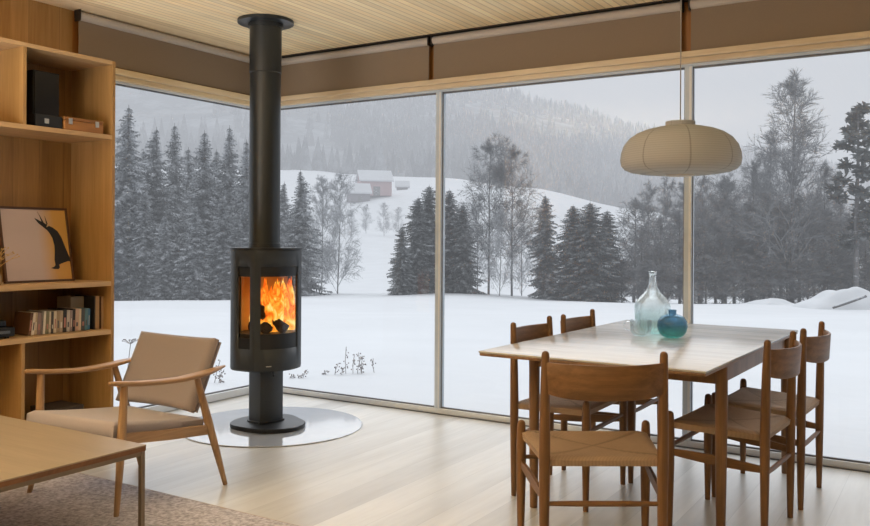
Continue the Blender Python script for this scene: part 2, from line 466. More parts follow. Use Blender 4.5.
for y in (-.095, .085):
    MB().box((.08, y - .012, .035), (.087, y + .012, .07), .002).build('latch', M['silver'], t)

# framed picture leaning on the back of the middle compartment
t = thing('framed_picture', 'framed print of a leaping black figure leaning in the middle compartment', 'picture', (.215, -2.150, .988), 0)
lean = Matrix.Rotation(R(-11), 4, 'Y')
W2, H2 = .222, .455
def LP(x, y, z): return lean @ Vector((x, y, z))
mb = MB()
fw = .012
for a, b in (((-.012, -W2, 0), (.012, W2, fw)), ((-.012, -W2, H2 - fw), (.012, W2, H2)), ((-.012, -W2, fw), (.012, -W2 + fw, H2 - fw)), ((-.012, W2 - fw, fw), (.012, W2, H2 - fw))):
    mb.box(a, b, .001, mat=lean)
mb.build('frame', principled('dark_brown_frame', srgb(72, 44, 26), .45), t)
# print ground: pale mauve melting into mustard
mt, nt, ns, L = new('print_ground')
out = ns.new('ShaderNodeOutputMaterial'); b = ns.new('ShaderNodeBsdfPrincipled'); L.new(b.outputs[0], out.inputs[0]); b.inputs['Roughness'].default_value = .35
tc = ns.new('ShaderNodeTexCoord'); sp = ns.new('ShaderNodeSeparateXYZ'); L.new(tc.outputs['Object'], sp.inputs[0])
nz = ns.new('ShaderNodeTexNoise'); nz.inputs['Scale'].default_value = 4; L.new(tc.outputs['Object'], nz.inputs['Vector'])
ma = ns.new('ShaderNodeMath'); ma.operation = 'MULTIPLY_ADD'; L.new(nz.outputs['Fac'], ma.inputs[0]); ma.inputs[1].default_value = .08; L.new(sp.outputs[1], ma.inputs[2])
mr = ns.new('ShaderNodeMapRange'); L.new(ma.outputs[0], mr.inputs[0]); mr.inputs[1].default_value = .05; mr.inputs[2].default_value = .16
cr = ns.new('ShaderNodeValToRGB'); L.new(mr.outputs[0], cr.inputs[0])
cr.color_ramp.elements[0].color = (*srgb(176, 160, 158), 1); cr.color_ramp.elements[1].color = (*srgb(184, 142, 74), 1)
L.new(cr.outputs[0], b.inputs['Base Color'])
mb = MB().box((-.004, -W2 + fw, fw), (.003, W2 - fw, H2 - fw), mat=lean)
pr = mb.build('print', mt, t)
def art(poly):
    # poly in crop pixels -> picture plane
    return [LP(.0045, -W2 + (x - 8) / (362 - 8) * 2 * W2, H2 - (y - 88) / (462 - 88) * H2) for x, y in poly]
mb = MB()
body = [(243, 188), (258, 180), (276, 188), (300, 206), (318, 238), (332, 285), (344, 322), (360, 366), (342, 360), (322, 366), (298, 374), (290, 378), (292, 392), (284, 400), (262, 399), (244, 394), (262, 388), (270, 380), (268, 352), (274, 312), (276, 280), (270, 244), (258, 218), (246, 202), (205, 168), (186, 142), (196, 146), (222, 160), (214, 130), (204, 108), (216, 128), (232, 164), (246, 174), (240, 128), (252, 168)]
vs = [mb.bm.verts.new(p) for p in art(body)]
f_ = mb.bm.faces.new(vs)
r = bmesh.ops.extrude_face_region(mb.bm, geom=[f_])
for v in [g for g in r['geom'] if isinstance(g, bmesh.types.BMVert)]: v.co += lean.to_3x3() @ Vector((.0008, 0, 0))
mb.build('figure', M['black'], pr)

# vase with dried twigs
t = thing('twig_vase', 'small glass vase holding pale dried twigs beside the framed picture', 'vase', (.33, -2.49, .988))
bottle_glass = principled('smoky_glass', srgb(150, 130, 96), .08)
MB().lathe([(0, 0), (.022, 0), (.026, .01), (.026, .05), (.012, .075), (.012, .10), (.015, .103), (.010, .103), (.010, .076), (0, .06)], 20).build('vase', bottle_glass, t, smooth=True)
mb = MB(); rnd = random.Random(3)
for i in range(9):
    p = Vector((0, 0, .08)); d = Vector((rnd.uniform(-.3, .3), rnd.uniform(-.1, .8), 1)).normalized(); pts = [p.copy()]
    for k in range(4):
        p = p + d * .035; d = (d + Vector((rnd.uniform(-.3, .3), rnd.uniform(-.2, .5), rnd.uniform(-.3, .1)))).normalized(); pts.append(p.copy())
        mb.box((-.003, -.003, -.003), (.003, .003, .003), .001, mat=Matrix.Translation(p + Vector((0, .004, .003))))
    mb.tube(pts, .0012, 4)
mb.build('twigs', principled('dried_twig', srgb(190, 156, 96), .8), t)

# record row on the third shelf
rnd = random.Random(11)
cols = [('brown', (92, 62, 40)), ('white', (214, 204, 190)), ('beige', (176, 158, 130)), ('mauve', (136, 116, 112)), ('grey', (120, 112, 104)), ('white', (220, 212, 200)), ('olive', (122, 118, 92)),
        ('cream', (198, 186, 160)), ('charcoal', (70, 66, 62)), ('cream', (204, 192, 170)), ('tan', (160, 138, 110)), ('beige', (168, 150, 128)), ('black', (40, 36, 34)), ('pale grey', (188, 180, 170)),
        ('mauve', (150, 132, 128)), ('black', (34, 32, 32)), ('pinkish', (190, 160, 142)), ('cream', (202, 186, 160)), ('dark grey', (74, 78, 80)), ('teal', (86, 124, 136)), ('blue', (62, 112, 150))]
ords = 'first second third fourth fifth sixth seventh eighth ninth tenth eleventh twelfth thirteenth fourteenth fifteenth sixteenth seventeenth eighteenth nineteenth twentieth twenty-first'.split()
y = -2.318
spine_m = {}
for i, (cn, c) in enumerate(cols):
    w = .0206 + rnd.uniform(-.006, .004)
    h = .132 + rnd.uniform(-.004, .004)
    t = thing('record_sleeve', '%s disc case, %s from the left in the low row on the shelf' % (cn, ords[i]), 'disc case', (.27, y + w / 2, .691), 0, 'disc cases in a row on the bookcase shelf')
    tilt = R(8) if i < 4 else R(3)
    mt_ = Matrix.Rotation(-tilt * (1 if i < 6 else .3), 4, 'X')
    cm = spine_m.setdefault(c, principled('spine_' + cn.replace(' ', '_') + str(i), srgb(*c), .5, bump=(60, .05, .001)))
    mt_ = Matrix.Rotation(-(R(7) if i < 2 else R(3.5) if i < 7 else R(1.5)), 4, 'X')
    MB().box((-.07, -w / 2 + .001, 0.0022), (.085, w / 2 - .001, h), .0008, mat=mt_).build('sleeve', cm, t)
    MB().box((.085, -w / 2 + .006, .03), (.0856, w / 2 - .006, h * rnd.uniform(.4, .7)), mat=mt_).build('spine_label', spine_m.setdefault(('l', i % 3), principled('spine_print', srgb(*[(170, 120, 110), (90, 90, 96), (206, 200, 190)][i % 3]), .6)), t)
    y += w
yy = y
for i, (w, h, c, lb) in enumerate(((.026, .20, (160, 148, 132), 'tall grey book at the right end of the row'), (.012, .205, (36, 32, 30), 'thin tall black book between grey and tan ones'), (.028, .205, (176, 146, 112), 'tall tan book near the bookcase side panel'), (.014, .20, (70, 48, 36), 'thin tall dark brown book near the side panel'), (.02, .2, (182, 150, 114), 'last tall tan book touching the bookcase side panel'))):
    xo = -.02 if i == 0 else 0
    t = thing('book', lb, 'book', (.27, yy + w / 2, .691), 0, 'tall books at the end of the shelf row')
    cm = principled('cover_%d' % i, srgb(*c), .6)
    if i == 0:
        t.location = (.2, yy - .02, .691)
        MB().box((-.08, -.045, .0), (.06, .045, h), .001).build('cover', cm, t)
        yy += .026
    else:
        MB().box((-.10, -w / 2 + .001, 0), (.085, -w / 2 + .003, h), .0005).build('cover', cm, t)
        MB().box((-.10, w / 2 - .003, 0), (.085, w / 2 - .001, h), .0005).build('cover', cm, t)
        MB().box((.082, -w / 2 + .001, 0), (.086, w / 2 - .001, h), .0005).build('spine', cm, t)
        MB().box((-.098, -w / 2 + .003, .003), (.082, w / 2 - .003, h - .003)).build('pages', principled('pages_%d' % i, srgb(200, 190, 170), .8), t)
        yy += w
t = thing('stereo_receiver', 'low black audio player on the shelf left of the disc cases', 'stereo', (.25, -2.62, .690))
MB().box((-.15, -.21, .012), (.13, .21, .062), .004).build('body', M['black'], t)
MB().box((.13, -.20, .03), (.134, .18, .045), .001).build('display', principled('dim_display', srgb(90, 98, 108), .3), t)
for yk in (-.15, -.1): MB().tube([(.13, yk, .035), (.145, yk, .035)], .009, 12).build('knob', M['black_gloss'], t)
for a in (-1, 1):
    for b_ in (-1, 1): MB().tube([(a * .11 - .01, b_ * .18, 0), (a * .11 - .01, b_ * .18, .014)], .012, 12).build('foot', M['black'], t)
MB().box((-.13, .04, .062), (.08, .19, .1), .006).build('dust_cover', M['black_gloss'], t)
t = thing('storage_box', 'low dark box in the bottom compartment of the bookcase', 'box', (.25, -2.06, .085))
MB().box((-.11, -.1, 0), (.11, .1, .13), .004).build('body', principled('dark_card', srgb(52, 42, 36), .8), t)
MB().box((-.113, -.103, .13), (.113, .103, .16), .003).build('lid', principled('dark_card_lid', srgb(60, 48, 40), .8), t)

# ------------------------------------------------------------------ stove
def planform(s=1.0, blunt=0.0):
    pts = []
    # front arc from left ridge to right ridge (local +Y = front)
    for i in range(13):
        a = -1 + 2 * i / 12
        pts.append((.187 * a, .123 + .075 * (1 - a * a)))
    # right side, curved slightly
    for i in range(1, 5):
        u = i / 5
        pts.append((.187 + .045 * u + .006 * math.sin(math.pi * u), .123 - .165 * u))
    for i in range(0, 17):
        a = math.pi * i / 16
        pts.append((.232 * math.cos(a), -.042 - .185 * math.sin(a)))
    for i in range(1, 5):
        u = 1 - i / 5
        pts.append((-(.187 + .045 * u + .006 * math.sin(math.pi * u)), .123 - .165 * u))
    return [(x * s, y * s) for x, y in pts]
ST = (.938, -.978)
st = thing('wood_stove', 'black cast-iron wood stove with curved glass door burning on a pedestal', 'stove', (ST[0], ST[1], .008), math.atan2(-.205, .978) - math.pi / 2)
# base plate: smooth beveled
mb = MB().prism([(x * (1.05 if x > 0 else (.93 if y > 0 else 1.0)) - .009, y * (1.42 if y > 0 else 1.0) + .006) for x, y in planform(1.0)], 0, .028, .006); mb.build('base_plate', M['cast_dark'], st, smooth=True, angle=40)
def planped():
    pts = []
    for i in range(9):
        a = -1 + 2 * i / 8
        pts.append((.090 * a, .078 + .022 * (1 - a * a)))
    for i in range(1, 14):
        a = math.pi * i / 14
        pts.append((.104 * math.cos(a), -.0 - .108 * math.sin(a)))
    return pts
mb = MB().prism([(x, y - .024) for x, y in planped()], .028, .40); mb.build('pedestal', M['cast'], st, smooth=True, angle=30)
mb = MB().prism([(x * 1.1, y * 1.1 - .024) for x, y in planped()], .028, .04, .004); mb.build('pedestal_foot', M['cast_dark'], st, smooth=True, angle=30)
# body shell with openings
pf = planform(1.0)
nP = len(pf)
Z = [.385, .40, .53, 1.065, 1.165, 1.172]
zs = lambda k: Z[k]
opening = set()
front_open = range(2, 11)           # edges i..i+1 of the front arc
right_open = range(13, 16)          # right side facet edges
left_open = [nP - 4, nP - 3, nP - 2]
mb = MB()
rows = [[mb.bm.verts.new((x * (.985 if k in (0,) else 1), y * (.985 if k in (0,) else 1), Z[k] - (0 if k else 0))) for x, y in pf] for k in range(len(Z))]
for k in range(len(Z) - 1):
    for i in range(nP):
        j = (i + 1) % nP
        if k == 2 and (i in front_open or i in right_open or i in left_open): continue
        mb.bm.faces.new((rows[k][i], rows[k][j], rows[k + 1][j], rows[k + 1][i]))
body = mb.build('body', M['cast'], st, smooth=True, angle=28)
sd = body.modifiers.new('solid', 'SOLIDIFY'); sd.thickness = .016; sd.offset = -1
inner = [(x * .93, y * .93) for x, y in pf]
MB().prism(inner, .392, .402).build('bottom_plate', M['cast_dark'], st)
MB().prism([(x * 1.012, y * 1.012) for x, y in pf], 1.172, 1.187, .003).build('top_plate', M['cast_dark'], st, smooth=True, angle=40)
# door frame lip around the glass, glass and lower door panel
def arc_strip(i0, i1, z0, z1, off, th, name, mat, parent):
    mb = MB()
    idx = [q % nP for q in range(i0, i1 + 1)]
    def offs(i, d):
        a = Vector(pf[(i - 1) % nP]); b_ = Vector(pf[(i + 1) % nP]); tdir = (b_ - a).normalized(); nrm = Vector((tdir.y, -tdir.x))
        if nrm.dot(Vector(pf[i])) < 0: nrm = -nrm
        q = Vector(pf[i]) + nrm * d
        return q
    g = []
    for i in idx:
        o_, n_ = offs(i, off + th), offs(i, off)
        g.append([mb.bm.verts.new((o_.x, o_.y, z0)), mb.bm.verts.new((o_.x, o_.y, z1)), mb.bm.verts.new((n_.x, n_.y, z1)), mb.bm.verts.new((n_.x, n_.y, z0))])
    for a, b_ in zip(g, g[1:]): mb.bridge(a, b_)
    mb.cap(g[0]); mb.cap(g[-1], True)
    return mb.build(name, mat, parent, smooth=True, angle=30)
sglass = pane_glass('stove_glass', (.93, .9, .86), .8)
door = arc_strip(2, 11, .53, .628, -.012, .006, 'door', M['cast_dark'], st)
arc_strip(2, 11, 1.005, 1.065, -.014, .008, 'door_top_band', M['cast_dark'], door)
arc_strip(2, 11, .628, 1.005, -.013, .003, 'door_glass', sglass, door)
for (a, b_) in ((13, 16), (nP - 4, nP - 1)):
    arc_strip(a, b_, .53, .60, -.014, .006, 'side_panel', M['cast_dark'], st)
    arc_strip(a, b_, 1.0, 1.065, -.014, .006, 'side_panel', M['cast_dark'], st)
    arc_strip(a, b_, .60, 1.0, -.013, .003, 'side_glass', sglass, st)
# fire chamber
MB().prism([(x * .9, y * .9) for x, y in pf], .60, .625).build('fire_grate', M['cast_dark'], st)
MB().prism([(x * .9, y * .9) for x, y in pf], 1.0, 1.02).build('smoke_plate', M['cast_dark'], st)
mb = MB(); r0 = []; r1 = []
for i in range(19):
    a = math.pi * i / 18
    r0.append(mb.bm.verts.new((.185 * math.cos(a), -.03 - .15 * math.sin(a), .625))); r1.append(mb.bm.verts.new((.185 * math.cos(a), -.03 - .15 * math.sin(a), 1.0)))
mb.bridge(r0, r1, False); mb.build('fire_lining', M['brick'], st, smooth=True)
# lever and name plate
MB().rounded_bar([(.07, .15, .383), (.10, .21, .379), (.125, .25, .374)], [.006, .006, .008], 10).build('air_lever', M['black'], st, smooth=True)
arc_strip(9, 10, .418, .424, .0, .002, 'name_plate', M['silver'], st)
# logs and flames (own things)
lm = M['ash']
def rotp(x, y):
    a = st.rotation_euler.z; return (ST[0] + x * math.cos(a) - y * math.sin(a), ST[1] + x * math.sin(a) + y * math.cos(a))
for i, (x, y, z, az, tilt, lb) in enumerate(((-.02, .04, .662, .45, 0, 'charred log lying at the front of the stove fire'), (.0, -.05, .664, .25, 0, 'charred log lying at the back of the stove fire'), (.03, .07, .722, -.9, .7, 'burning log leaning across the two lower logs in stove'))):
    X, Y = rotp(x, y)
    t = thing('firewood_log', lb, 'log', (X, Y, z + .008), st.rotation_euler.z + az, 'logs in the fire')
    mb = MB(); rr = random.Random(i)
    n = 8
    pts = [(-.11 + .22 * k / n, rr.uniform(-.004, .004), (k / n - .5) * .22 * tilt) for k in range(n + 1)]
    mb.tube(pts, [.036 + rr.uniform(-.005, .005) for _ in pts], 10)
    mb.build('bark', lm, t, smooth=True)
def flame_mat():
    mt, nt, ns, L = new('flame')
    out = ns.new('ShaderNodeOutputMaterial'); em = ns.new('ShaderNodeEmission'); tr = ns.new('ShaderNodeBsdfTransparent'); mx = ns.new('ShaderNodeMixShader')
    tc = ns.new('ShaderNodeTexCoord'); mp = ns.new('ShaderNodeMapping'); mp.inputs['Scale'].default_value = (14, 14, 9); L.new(tc.outputs['Object'], mp.inputs['Vector'])
    nz = ns.new('ShaderNodeTexNoise'); nz.inputs['Scale'].default_value = 1; nz.inputs['Detail'].default_value = 4; nz.inputs['Distortion'].default_value = 1.5; L.new(mp.outputs[0], nz.inputs['Vector'])
    sp = ns.new('ShaderNodeSeparateXYZ'); L.new(tc.outputs['Object'], sp.inputs[0])
    ma = ns.new('ShaderNodeMath'); ma.operation = 'MULTIPLY_ADD'; L.new(sp.outputs[2], ma.inputs[0]); ma.inputs[1].default_value = -.45; L.new(nz.outputs['Fac'], ma.inputs[2])
    cr = ns.new('ShaderNodeValToRGB'); L.new(ma.outputs[0], cr.inputs[0])
    e = cr.color_ramp.elements
    e[0].position = .22; e[0].color = (.75, .07, .004, 1)
    e[1].position = .60; e[1].color = (1, .78, .28, 1)
    q = cr.color_ramp.elements.new(.36); q.color = (1, .20, .012, 1)
    q = cr.color_ramp.elements.new(.47); q.color = (1, .46, .05, 1)
    L.new(cr.outputs[0], em.inputs[0]); em.inputs[1].default_value = 1.45
    mr = ns.new('ShaderNodeMapRange'); L.new(ma.outputs[0], mr.inputs[0]); mr.inputs[1].default_value = .18; mr.inputs[2].default_value = .34
    L.new(mr.outputs[0], mx.inputs[0]); L.new(tr.outputs[0], mx.inputs[1]); L.new(em.outputs[0], mx.inputs[2]); L.new(mx.outputs[0], out.inputs[0])
    return mt
X, Y = rotp(-.02, -.005)
fl = MB(); rr = random.Random(5)
for i in range(36):
    cx, cy = rr.uniform(-.175, .07), rr.uniform(-.11, .10)
    hgt = rr.uniform(.22, .36) * (1 - max(0, cx) * 2.6)
    rad = rr.uniform(.03, .058)
    ph = rr.uniform(0, 6)
    pts = []; rads = []
    for k in range(11):
        u = k / 10
        pts.append((cx + .022 * math.sin(ph + u * 5) * u, cy + .018 * math.cos(ph + u * 4) * u, u * hgt))
        rads.append(max(.0008, rad * (math.sin(min(1, u * 1.6 + .25) * math.pi / 2)) * (1 - u) ** .75))
    fl.tube(pts, rads, 10)
t = fl.build('fire', flame_mat(), None, smooth=True, loc=(X, Y, .64))
t.rotation_euler.z = st.rotation_euler.z
tag(t, 'orange flames burning behind the glass of the black stove', 'fire', kind='stuff')
lp = bpy.data.lights.new('fire_glow', 'POINT'); lp.energy = .7; lp.color = (1, .42, .12); lp.shadow_soft_size = .06
lo = bpy.data.objects.new('fire_glow', lp); COL.objects.link(lo); lo.location = (*rotp(-.02, .02), .86)

# flue
t = thing('flue_pipe', 'black stove pipe rising from the stove to the ceiling', 'stove pipe', (ST[0] - .039, ST[1] + .008, 1.195))
RF = .103
MB().lathe([(0, 0), (RF + .004, 0), (RF + .004, .03), (RF, .032), (RF, 1.172), (RF, 1.172)], 48).build('lower_pipe', M['flue'], t, smooth=True, angle=50)
MB().lathe([(RF - .002, 1.168), (RF + .0035, 1.172), (RF + .0035, CEIL - 1.195 - .012), (0, CEIL - 1.195 - .012)], 48).build('upper_pipe', M['flue'], t, smooth=True, angle=50)
MB().lathe([(0, CEIL - 1.195), (.186, CEIL - 1.195), (.186, CEIL - 1.195 - .020), (.118, CEIL - 1.195 - .026), (.118, CEIL - 1.195 - .05), (.108, CEIL - 1.195 - .05)], 48).build('ceiling_collar', M['flue'], t, smooth=True, angle=30)

# hearth plate
mb = MB().lathe([(0, 0), (.600, 0), (.604, .003), (.600, .0065), (0, .0065)], 96)
t = mb.build('hearth_plate', M['stone_glass'], None, smooth=True, loc=(.955, -.945, .001), angle=30)
tag(t, 'round grey glass hearth plate lying on the floor under the stove', 'hearth plate')

# ------------------------------------------------------------------ dining chairs
def dining_chair(label, loc, rz):
    t = thing('dining_chair', label, 'chair', loc, rz, 'oak dining chairs around the table')
    RY, FY, RW, FWd = -.20, .19, .218, .258
    for s in (-1, 1):
        MB().rounded_bar([(s * RW, RY, 0), (s * RW, RY, .12), (s * RW, RY, .30), (s * RW, RY, .45), (s * RW, RY - .002, .60), (s * RW, RY - .004, .72), (s * RW, RY - .008, .838)],
                         [.0125, .016, .0195, .021, .0195, .0175, .0145], 14).build('leg', M['chair_wood'], t, smooth=True)
        MB().rounded_bar([(s * FWd, FY, 0), (s * FWd, FY, .12), (s * FWd, FY, .28), (s * FWd, FY, .40), (s * FWd, FY, .475), (s * FWd, FY, .498)],
                         [.0125, .016, .020, .0205, .018, .0165], 14).build('leg', M['chair_wood'], t, smooth=True)
    # woven seat: closed grid with rolled edges and sag
    def fn(u, v):   # u around profile across depth: -1..1 front/back ; v across width
        return None
    mb = MB()
    nu, nv = 22, 22
    def top(i, j):
        a = -1 + 2 * i / nu; b_ = -1 + 2 * j / nv       # a: x dir, b_: y dir
        a2 = math.sin(a * math.pi / 2) * .35 + a * .65; b2 = math.sin(b_ * math.pi / 2) * .35 + b_ * .65
        y = (RY + FY) / 2 + b2 * ((FY - RY) / 2 + .004)
        hw = (RW + FWd) / 2 + (FWd - RW) / 2 * b2
        x = a2 * (hw + .002)
        z = .470 + .007 * b2
        m_ = max(abs(a2), abs(b2))
        z -= .015 * (1 - m_ ** 2)                       # sag
        z += -.006 * math.exp(-((abs(a2) - abs(b2)) / .05) ** 2) * m_
        z -= .014 * max(0, (m_ - .86) / .14) ** 2
        z += .012 * abs(a2) ** 3 * (1 if b2 > -1 else 1) * .3
        return x, y, z
    T = [[mb.bm.verts.new(top(i, j)) for j in range(nv + 1)] for i in range(nu + 1)]
    B = [[None] * (nv + 1) for _ in range(nu + 1)]
    for i in range(nu + 1):
        for j in range(nv + 1):
            x, y, z = top(i, j)
            a = abs(-1 + 2 * i / nu); b_ = abs(-1 + 2 * j / nv)
            B[i][j] = mb.bm.verts.new((x * .985, y * .985, .434 + .006 * (y / .2) + .010 * (1 - max(a, b_))))
    for i in range(nu):
        for j in range(nv):
            mb.bm.faces.new((T[i][j], T[i + 1][j], T[i + 1][j + 1], T[i][j + 1]))
            mb.bm.faces.new((B[i][j], B[i][j + 1], B[i + 1][j + 1], B[i + 1][j]))
    for i in range(nu):
        mb.bm.faces.new((T[i][0], B[i][0], B[i + 1][0], T[i + 1][0])); mb.bm.faces.new((T[i][nv], T[i + 1][nv], B[i + 1][nv], B[i][nv]))
    for j in range(nv):
        mb.bm.faces.new((T[0][j], T[0][j + 1], B[0][j + 1], B[0][j])); mb.bm.faces.new((T[nu][j], B[nu][j], B[nu][j + 1], T[nu][j + 1]))
    mb.build('seat', M['cord'], t, smooth=True, angle=50)
    # curved backrest
    mb = MB(); g = []
    n = 24
    for k in range(n + 1):
        a = -1 + 2 * k / n
        x = a * (RW + .004); yb = RY - .006 - .068 * (1 - a * a) ** .9
        zt = .812 - .004 * (1 - a * a); zb = .700 - .020 * (1 - a ** 4)
        th = .0065
        tx = Vector((1, (.068 * 2 * a) / (RW), 0)).normalized(); nn = Vector((-tx.y, tx.x, 0))
        p = Vector((x, yb, 0))
        ring = []
        for (o_, z) in ((th, zb + .004), (th, zt - .004), (th * .5, zt), (-th * .5, zt), (-th, zt - .004), (-th, zb + .004), (-th * .5, zb), (th * .5, zb)):
            lean_ = (z - .75) * -.06
            ring.append(mb.bm.verts.new((p.x + nn.x * o_, p.y + nn.y * o_ + lean_, z)))
        g.append(ring)
    for a, b_ in zip(g, g[1:]): mb.bridge(a, b_)
    mb.cap(g[0]); mb.cap(g[-1], True)
    mb.build('backrest', M['chair_wood_x'], t, smooth=True, angle=50)
    for s in (-1, 1):
        # flat side stretchers
        A = Vector((s * RW, RY, .310)); Bv = Vector((s * FWd, FY, .338))
        mb = MB(); g = []
        for k in range(9):
            u = k / 8; c = A.lerp(Bv, u); hh = .013 + .008 * math.sin(math.pi * u)
            g.append(mb.ring([c + Vector((-.006, 0, -hh)), c + Vector((.006, 0, -hh)), c + Vector((.006, 0, hh)), c + Vector((-.006, 0, hh))]))
        for a, b_ in zip(g, g[1:]): mb.bridge(a, b_)
        mb.cap(g[0]); mb.cap(g[-1], True)
        mb.build('side_stretcher', M['chair_wood_y'], t)
    MB().tube([(-RW, RY, .290), (-.1, RY, .290), (.1, RY, .290), (RW, RY, .290)], [.008, .0105, .0105, .008], 10).build('rear_stretcher', M['chair_wood_x'], t, smooth=True)
    MB().tube([(-FWd, FY, .362), (-.1, FY, .362), (.1, FY, .362), (FWd, FY, .362)], [.008, .0115, .0115, .008], 10).build('front_stretcher', M['chair_wood_x'], t, smooth=True)
    return t
def chair_pose(rear_mid, front_mid):
    r_, f_ = Vector(rear_mid), Vector(front_mid); d = (f_ - r_).normalized()
    c = r_ + d * .20
    return (c.x, c.y, 0), math.atan2(d.y, d.x) - math.pi / 2
# measured rear/front midpoints
poses = [
    ((3.761, -2.214), (3.5375, -1.8655), 'oak chair with woven seat at the near end of table, back turned'),
    ((3.010, -1.226), (3.400, -1.224), 'oak chair on the stove side of the dining table, nearer to the lone front chair'),
    ((3.033, -.662), (3.423, -.660), 'oak chair on the stove side of the dining table, farther one near the window'),
    ((4.203, -1.268), (3.808, -1.240), 'oak chair nearest on the right side of table, behind table leg'),
    ((4.252, -.686), (3.855, -.665), 'oak chair on the right side of table, closest to the window glass'),
]
c0 = None
for r_, f_, lb in poses:
    loc, rz = chair_pose(r_, f_)
    if c0 is None: c = c0 = dining_chair(lb, loc, rz)
    else:
        c = copy_tree(c0); c.location = loc; c.rotation_euler = (0, 0, rz); c['label'] = lb

# ------------------------------------------------------------------ dining table
t = thing('dining_table', 'rectangular oak dining table with pale washed top beside the windows', 'table', (3.565, -.965, 0), R(-1.6))
mb = MB()
mb.box((-.500, -.915, .751), (.510, .915, .760), .003, 2)
mb.build('tabletop', M['table_top'], t, smooth=True)
MB().box((-.497, -.912, .738), (.507, .912, .751), .004, 2).build('edge_band', M['table_wood'], t)
t2 = MB()
for s in (-1, 1):
    MB().box((s * .435 + .038 - .011, -.60, .665), (s * .435 + .038 + .011, .70, .738), .002).build('apron', M['table_wood'], t)
    MB().box((-.38, s * .65 + .05 - .011, .665), (.47, s * .65 + .05 + .011, .738), .002).build('apron', M['table_wood'], t)
for sx, xx in ((-1, -.378), (1, .485)):
    for sy in (-1, 1):
        yl = sy * .65 + .05
        MB().tube([(xx, yl, 0), (xx, yl, .25), (xx, yl, .55), (xx, yl, .738)], [.018, .022, .025, .0255], 18).build('leg', M['table_wood'], t, smooth=True)

# ------------------------------------------------------------------ glassware
def tinted_glass(name, col, rough=.0, ior=1.45, top=None, ztop=.1):
    mt, nt, ns, L = new(name)
    out = ns.new('ShaderNodeOutputMaterial'); b = ns.new('ShaderNodeBsdfPrincipled')
    b.inputs['Transmission Weight'].default_value = 1; b.inputs['IOR'].default_value = ior; b.inputs['Roughness'].default_value = rough
    tc = ns.new('ShaderNodeTexCoord'); sp = ns.new('ShaderNodeSeparateXYZ'); L.new(tc.outputs['Object'], sp.inputs[0])
    mr = ns.new('ShaderNodeMapRange'); L.new(sp.outputs[2], mr.inputs[0]); mr.inputs[1].default_value = 0; mr.inputs[2].default_value = ztop
    cr = ns.new('ShaderNodeValToRGB'); L.new(mr.outputs[0], cr.inputs[0])
    cr.color_ramp.elements[0].color = (*col, 1); cr.color_ramp.elements[1].color = (*(top or col), 1)
    L.new(cr.outputs[0], b.inputs['Base Color']); 
    t_ = ns.new('ShaderNodeBsdfTransparent'); L.new(cr.outputs[0], t_.inputs[0])
    mx = ns.new('ShaderNodeMixShader'); mx.inputs[0].default_value = .5; L.new(t_.outputs[0], mx.inputs[1]); L.new(b.outputs[0], mx.inputs[2]); L.new(mx.outputs[0], out.inputs[0])
    return mt
def shell(prof, th):
    return prof + [(max(r - th, 0.0), z + (th if k == 0 else 0)) for k, (r, z) in reversed(list(enumerate(prof)))]
TZ = .7605
prof = [(0, 0), (.055, 0), (.078, .006), (.088, .03), (.093, .08), (.096, .13), (.095, .150), (.085, .173), (.062, .20), (.040, .222), (.026, .245), (.020, .275), (.018, .305), (.0185, .318), (.022, .320), (.022, .330), (.018, .332)]
t = MB().lathe(shell(prof, .0035), 40).build('glass_demijohn', tinted_glass('aqua_glass', (.80, .93, .91), top=(.97, .99, .99), ztop=.17), None, smooth=True, loc=(3.465, -.70, TZ), angle=60)
tag(t, 'tall clear aqua glass demijohn bottle with narrow neck on the table', 'bottle')
prof = [(0, 0), (.032, 0), (.055, .010), (.070, .030), (.0765, .058), (.073, .085), (.058, .107), (.034, .118), (.021, .121), (.020, .130), (.0215, .142), (.020, .143)]
t = MB().lathe(shell(prof, .004), 40).build('glass_vase', tinted_glass('blue_green_glass', (.42, .70, .60), top=(.46, .62, .72), ztop=.075), None, smooth=True, loc=(3.615, -.846, TZ), angle=60)
tag(t, 'round dark blue-green glass vase with short neck on the table', 'vase')
t = thing('glass_cup', 'small clear glass cup with looped handle beside the tall bottle', 'cup', (3.462, -.885, TZ))
cg = tinted_glass('clear_glass', (.97, .985, .99))
prof = [(0, 0), (.026, 0), (.045, .012), (.053, .030), (.054, .055), (.056, .085)]
MB().lathe(shell(prof, .0025), 32).build('bowl', cg, t, smooth=True, angle=60)
MB().tube([(-.052, -.02, .03), (-.075, -.035, .04), (-.08, -.04, .06), (-.066, -.03, .078), (-.054, -.02, .078)], .0035, 8).build('handle', cg, t, smooth=True)

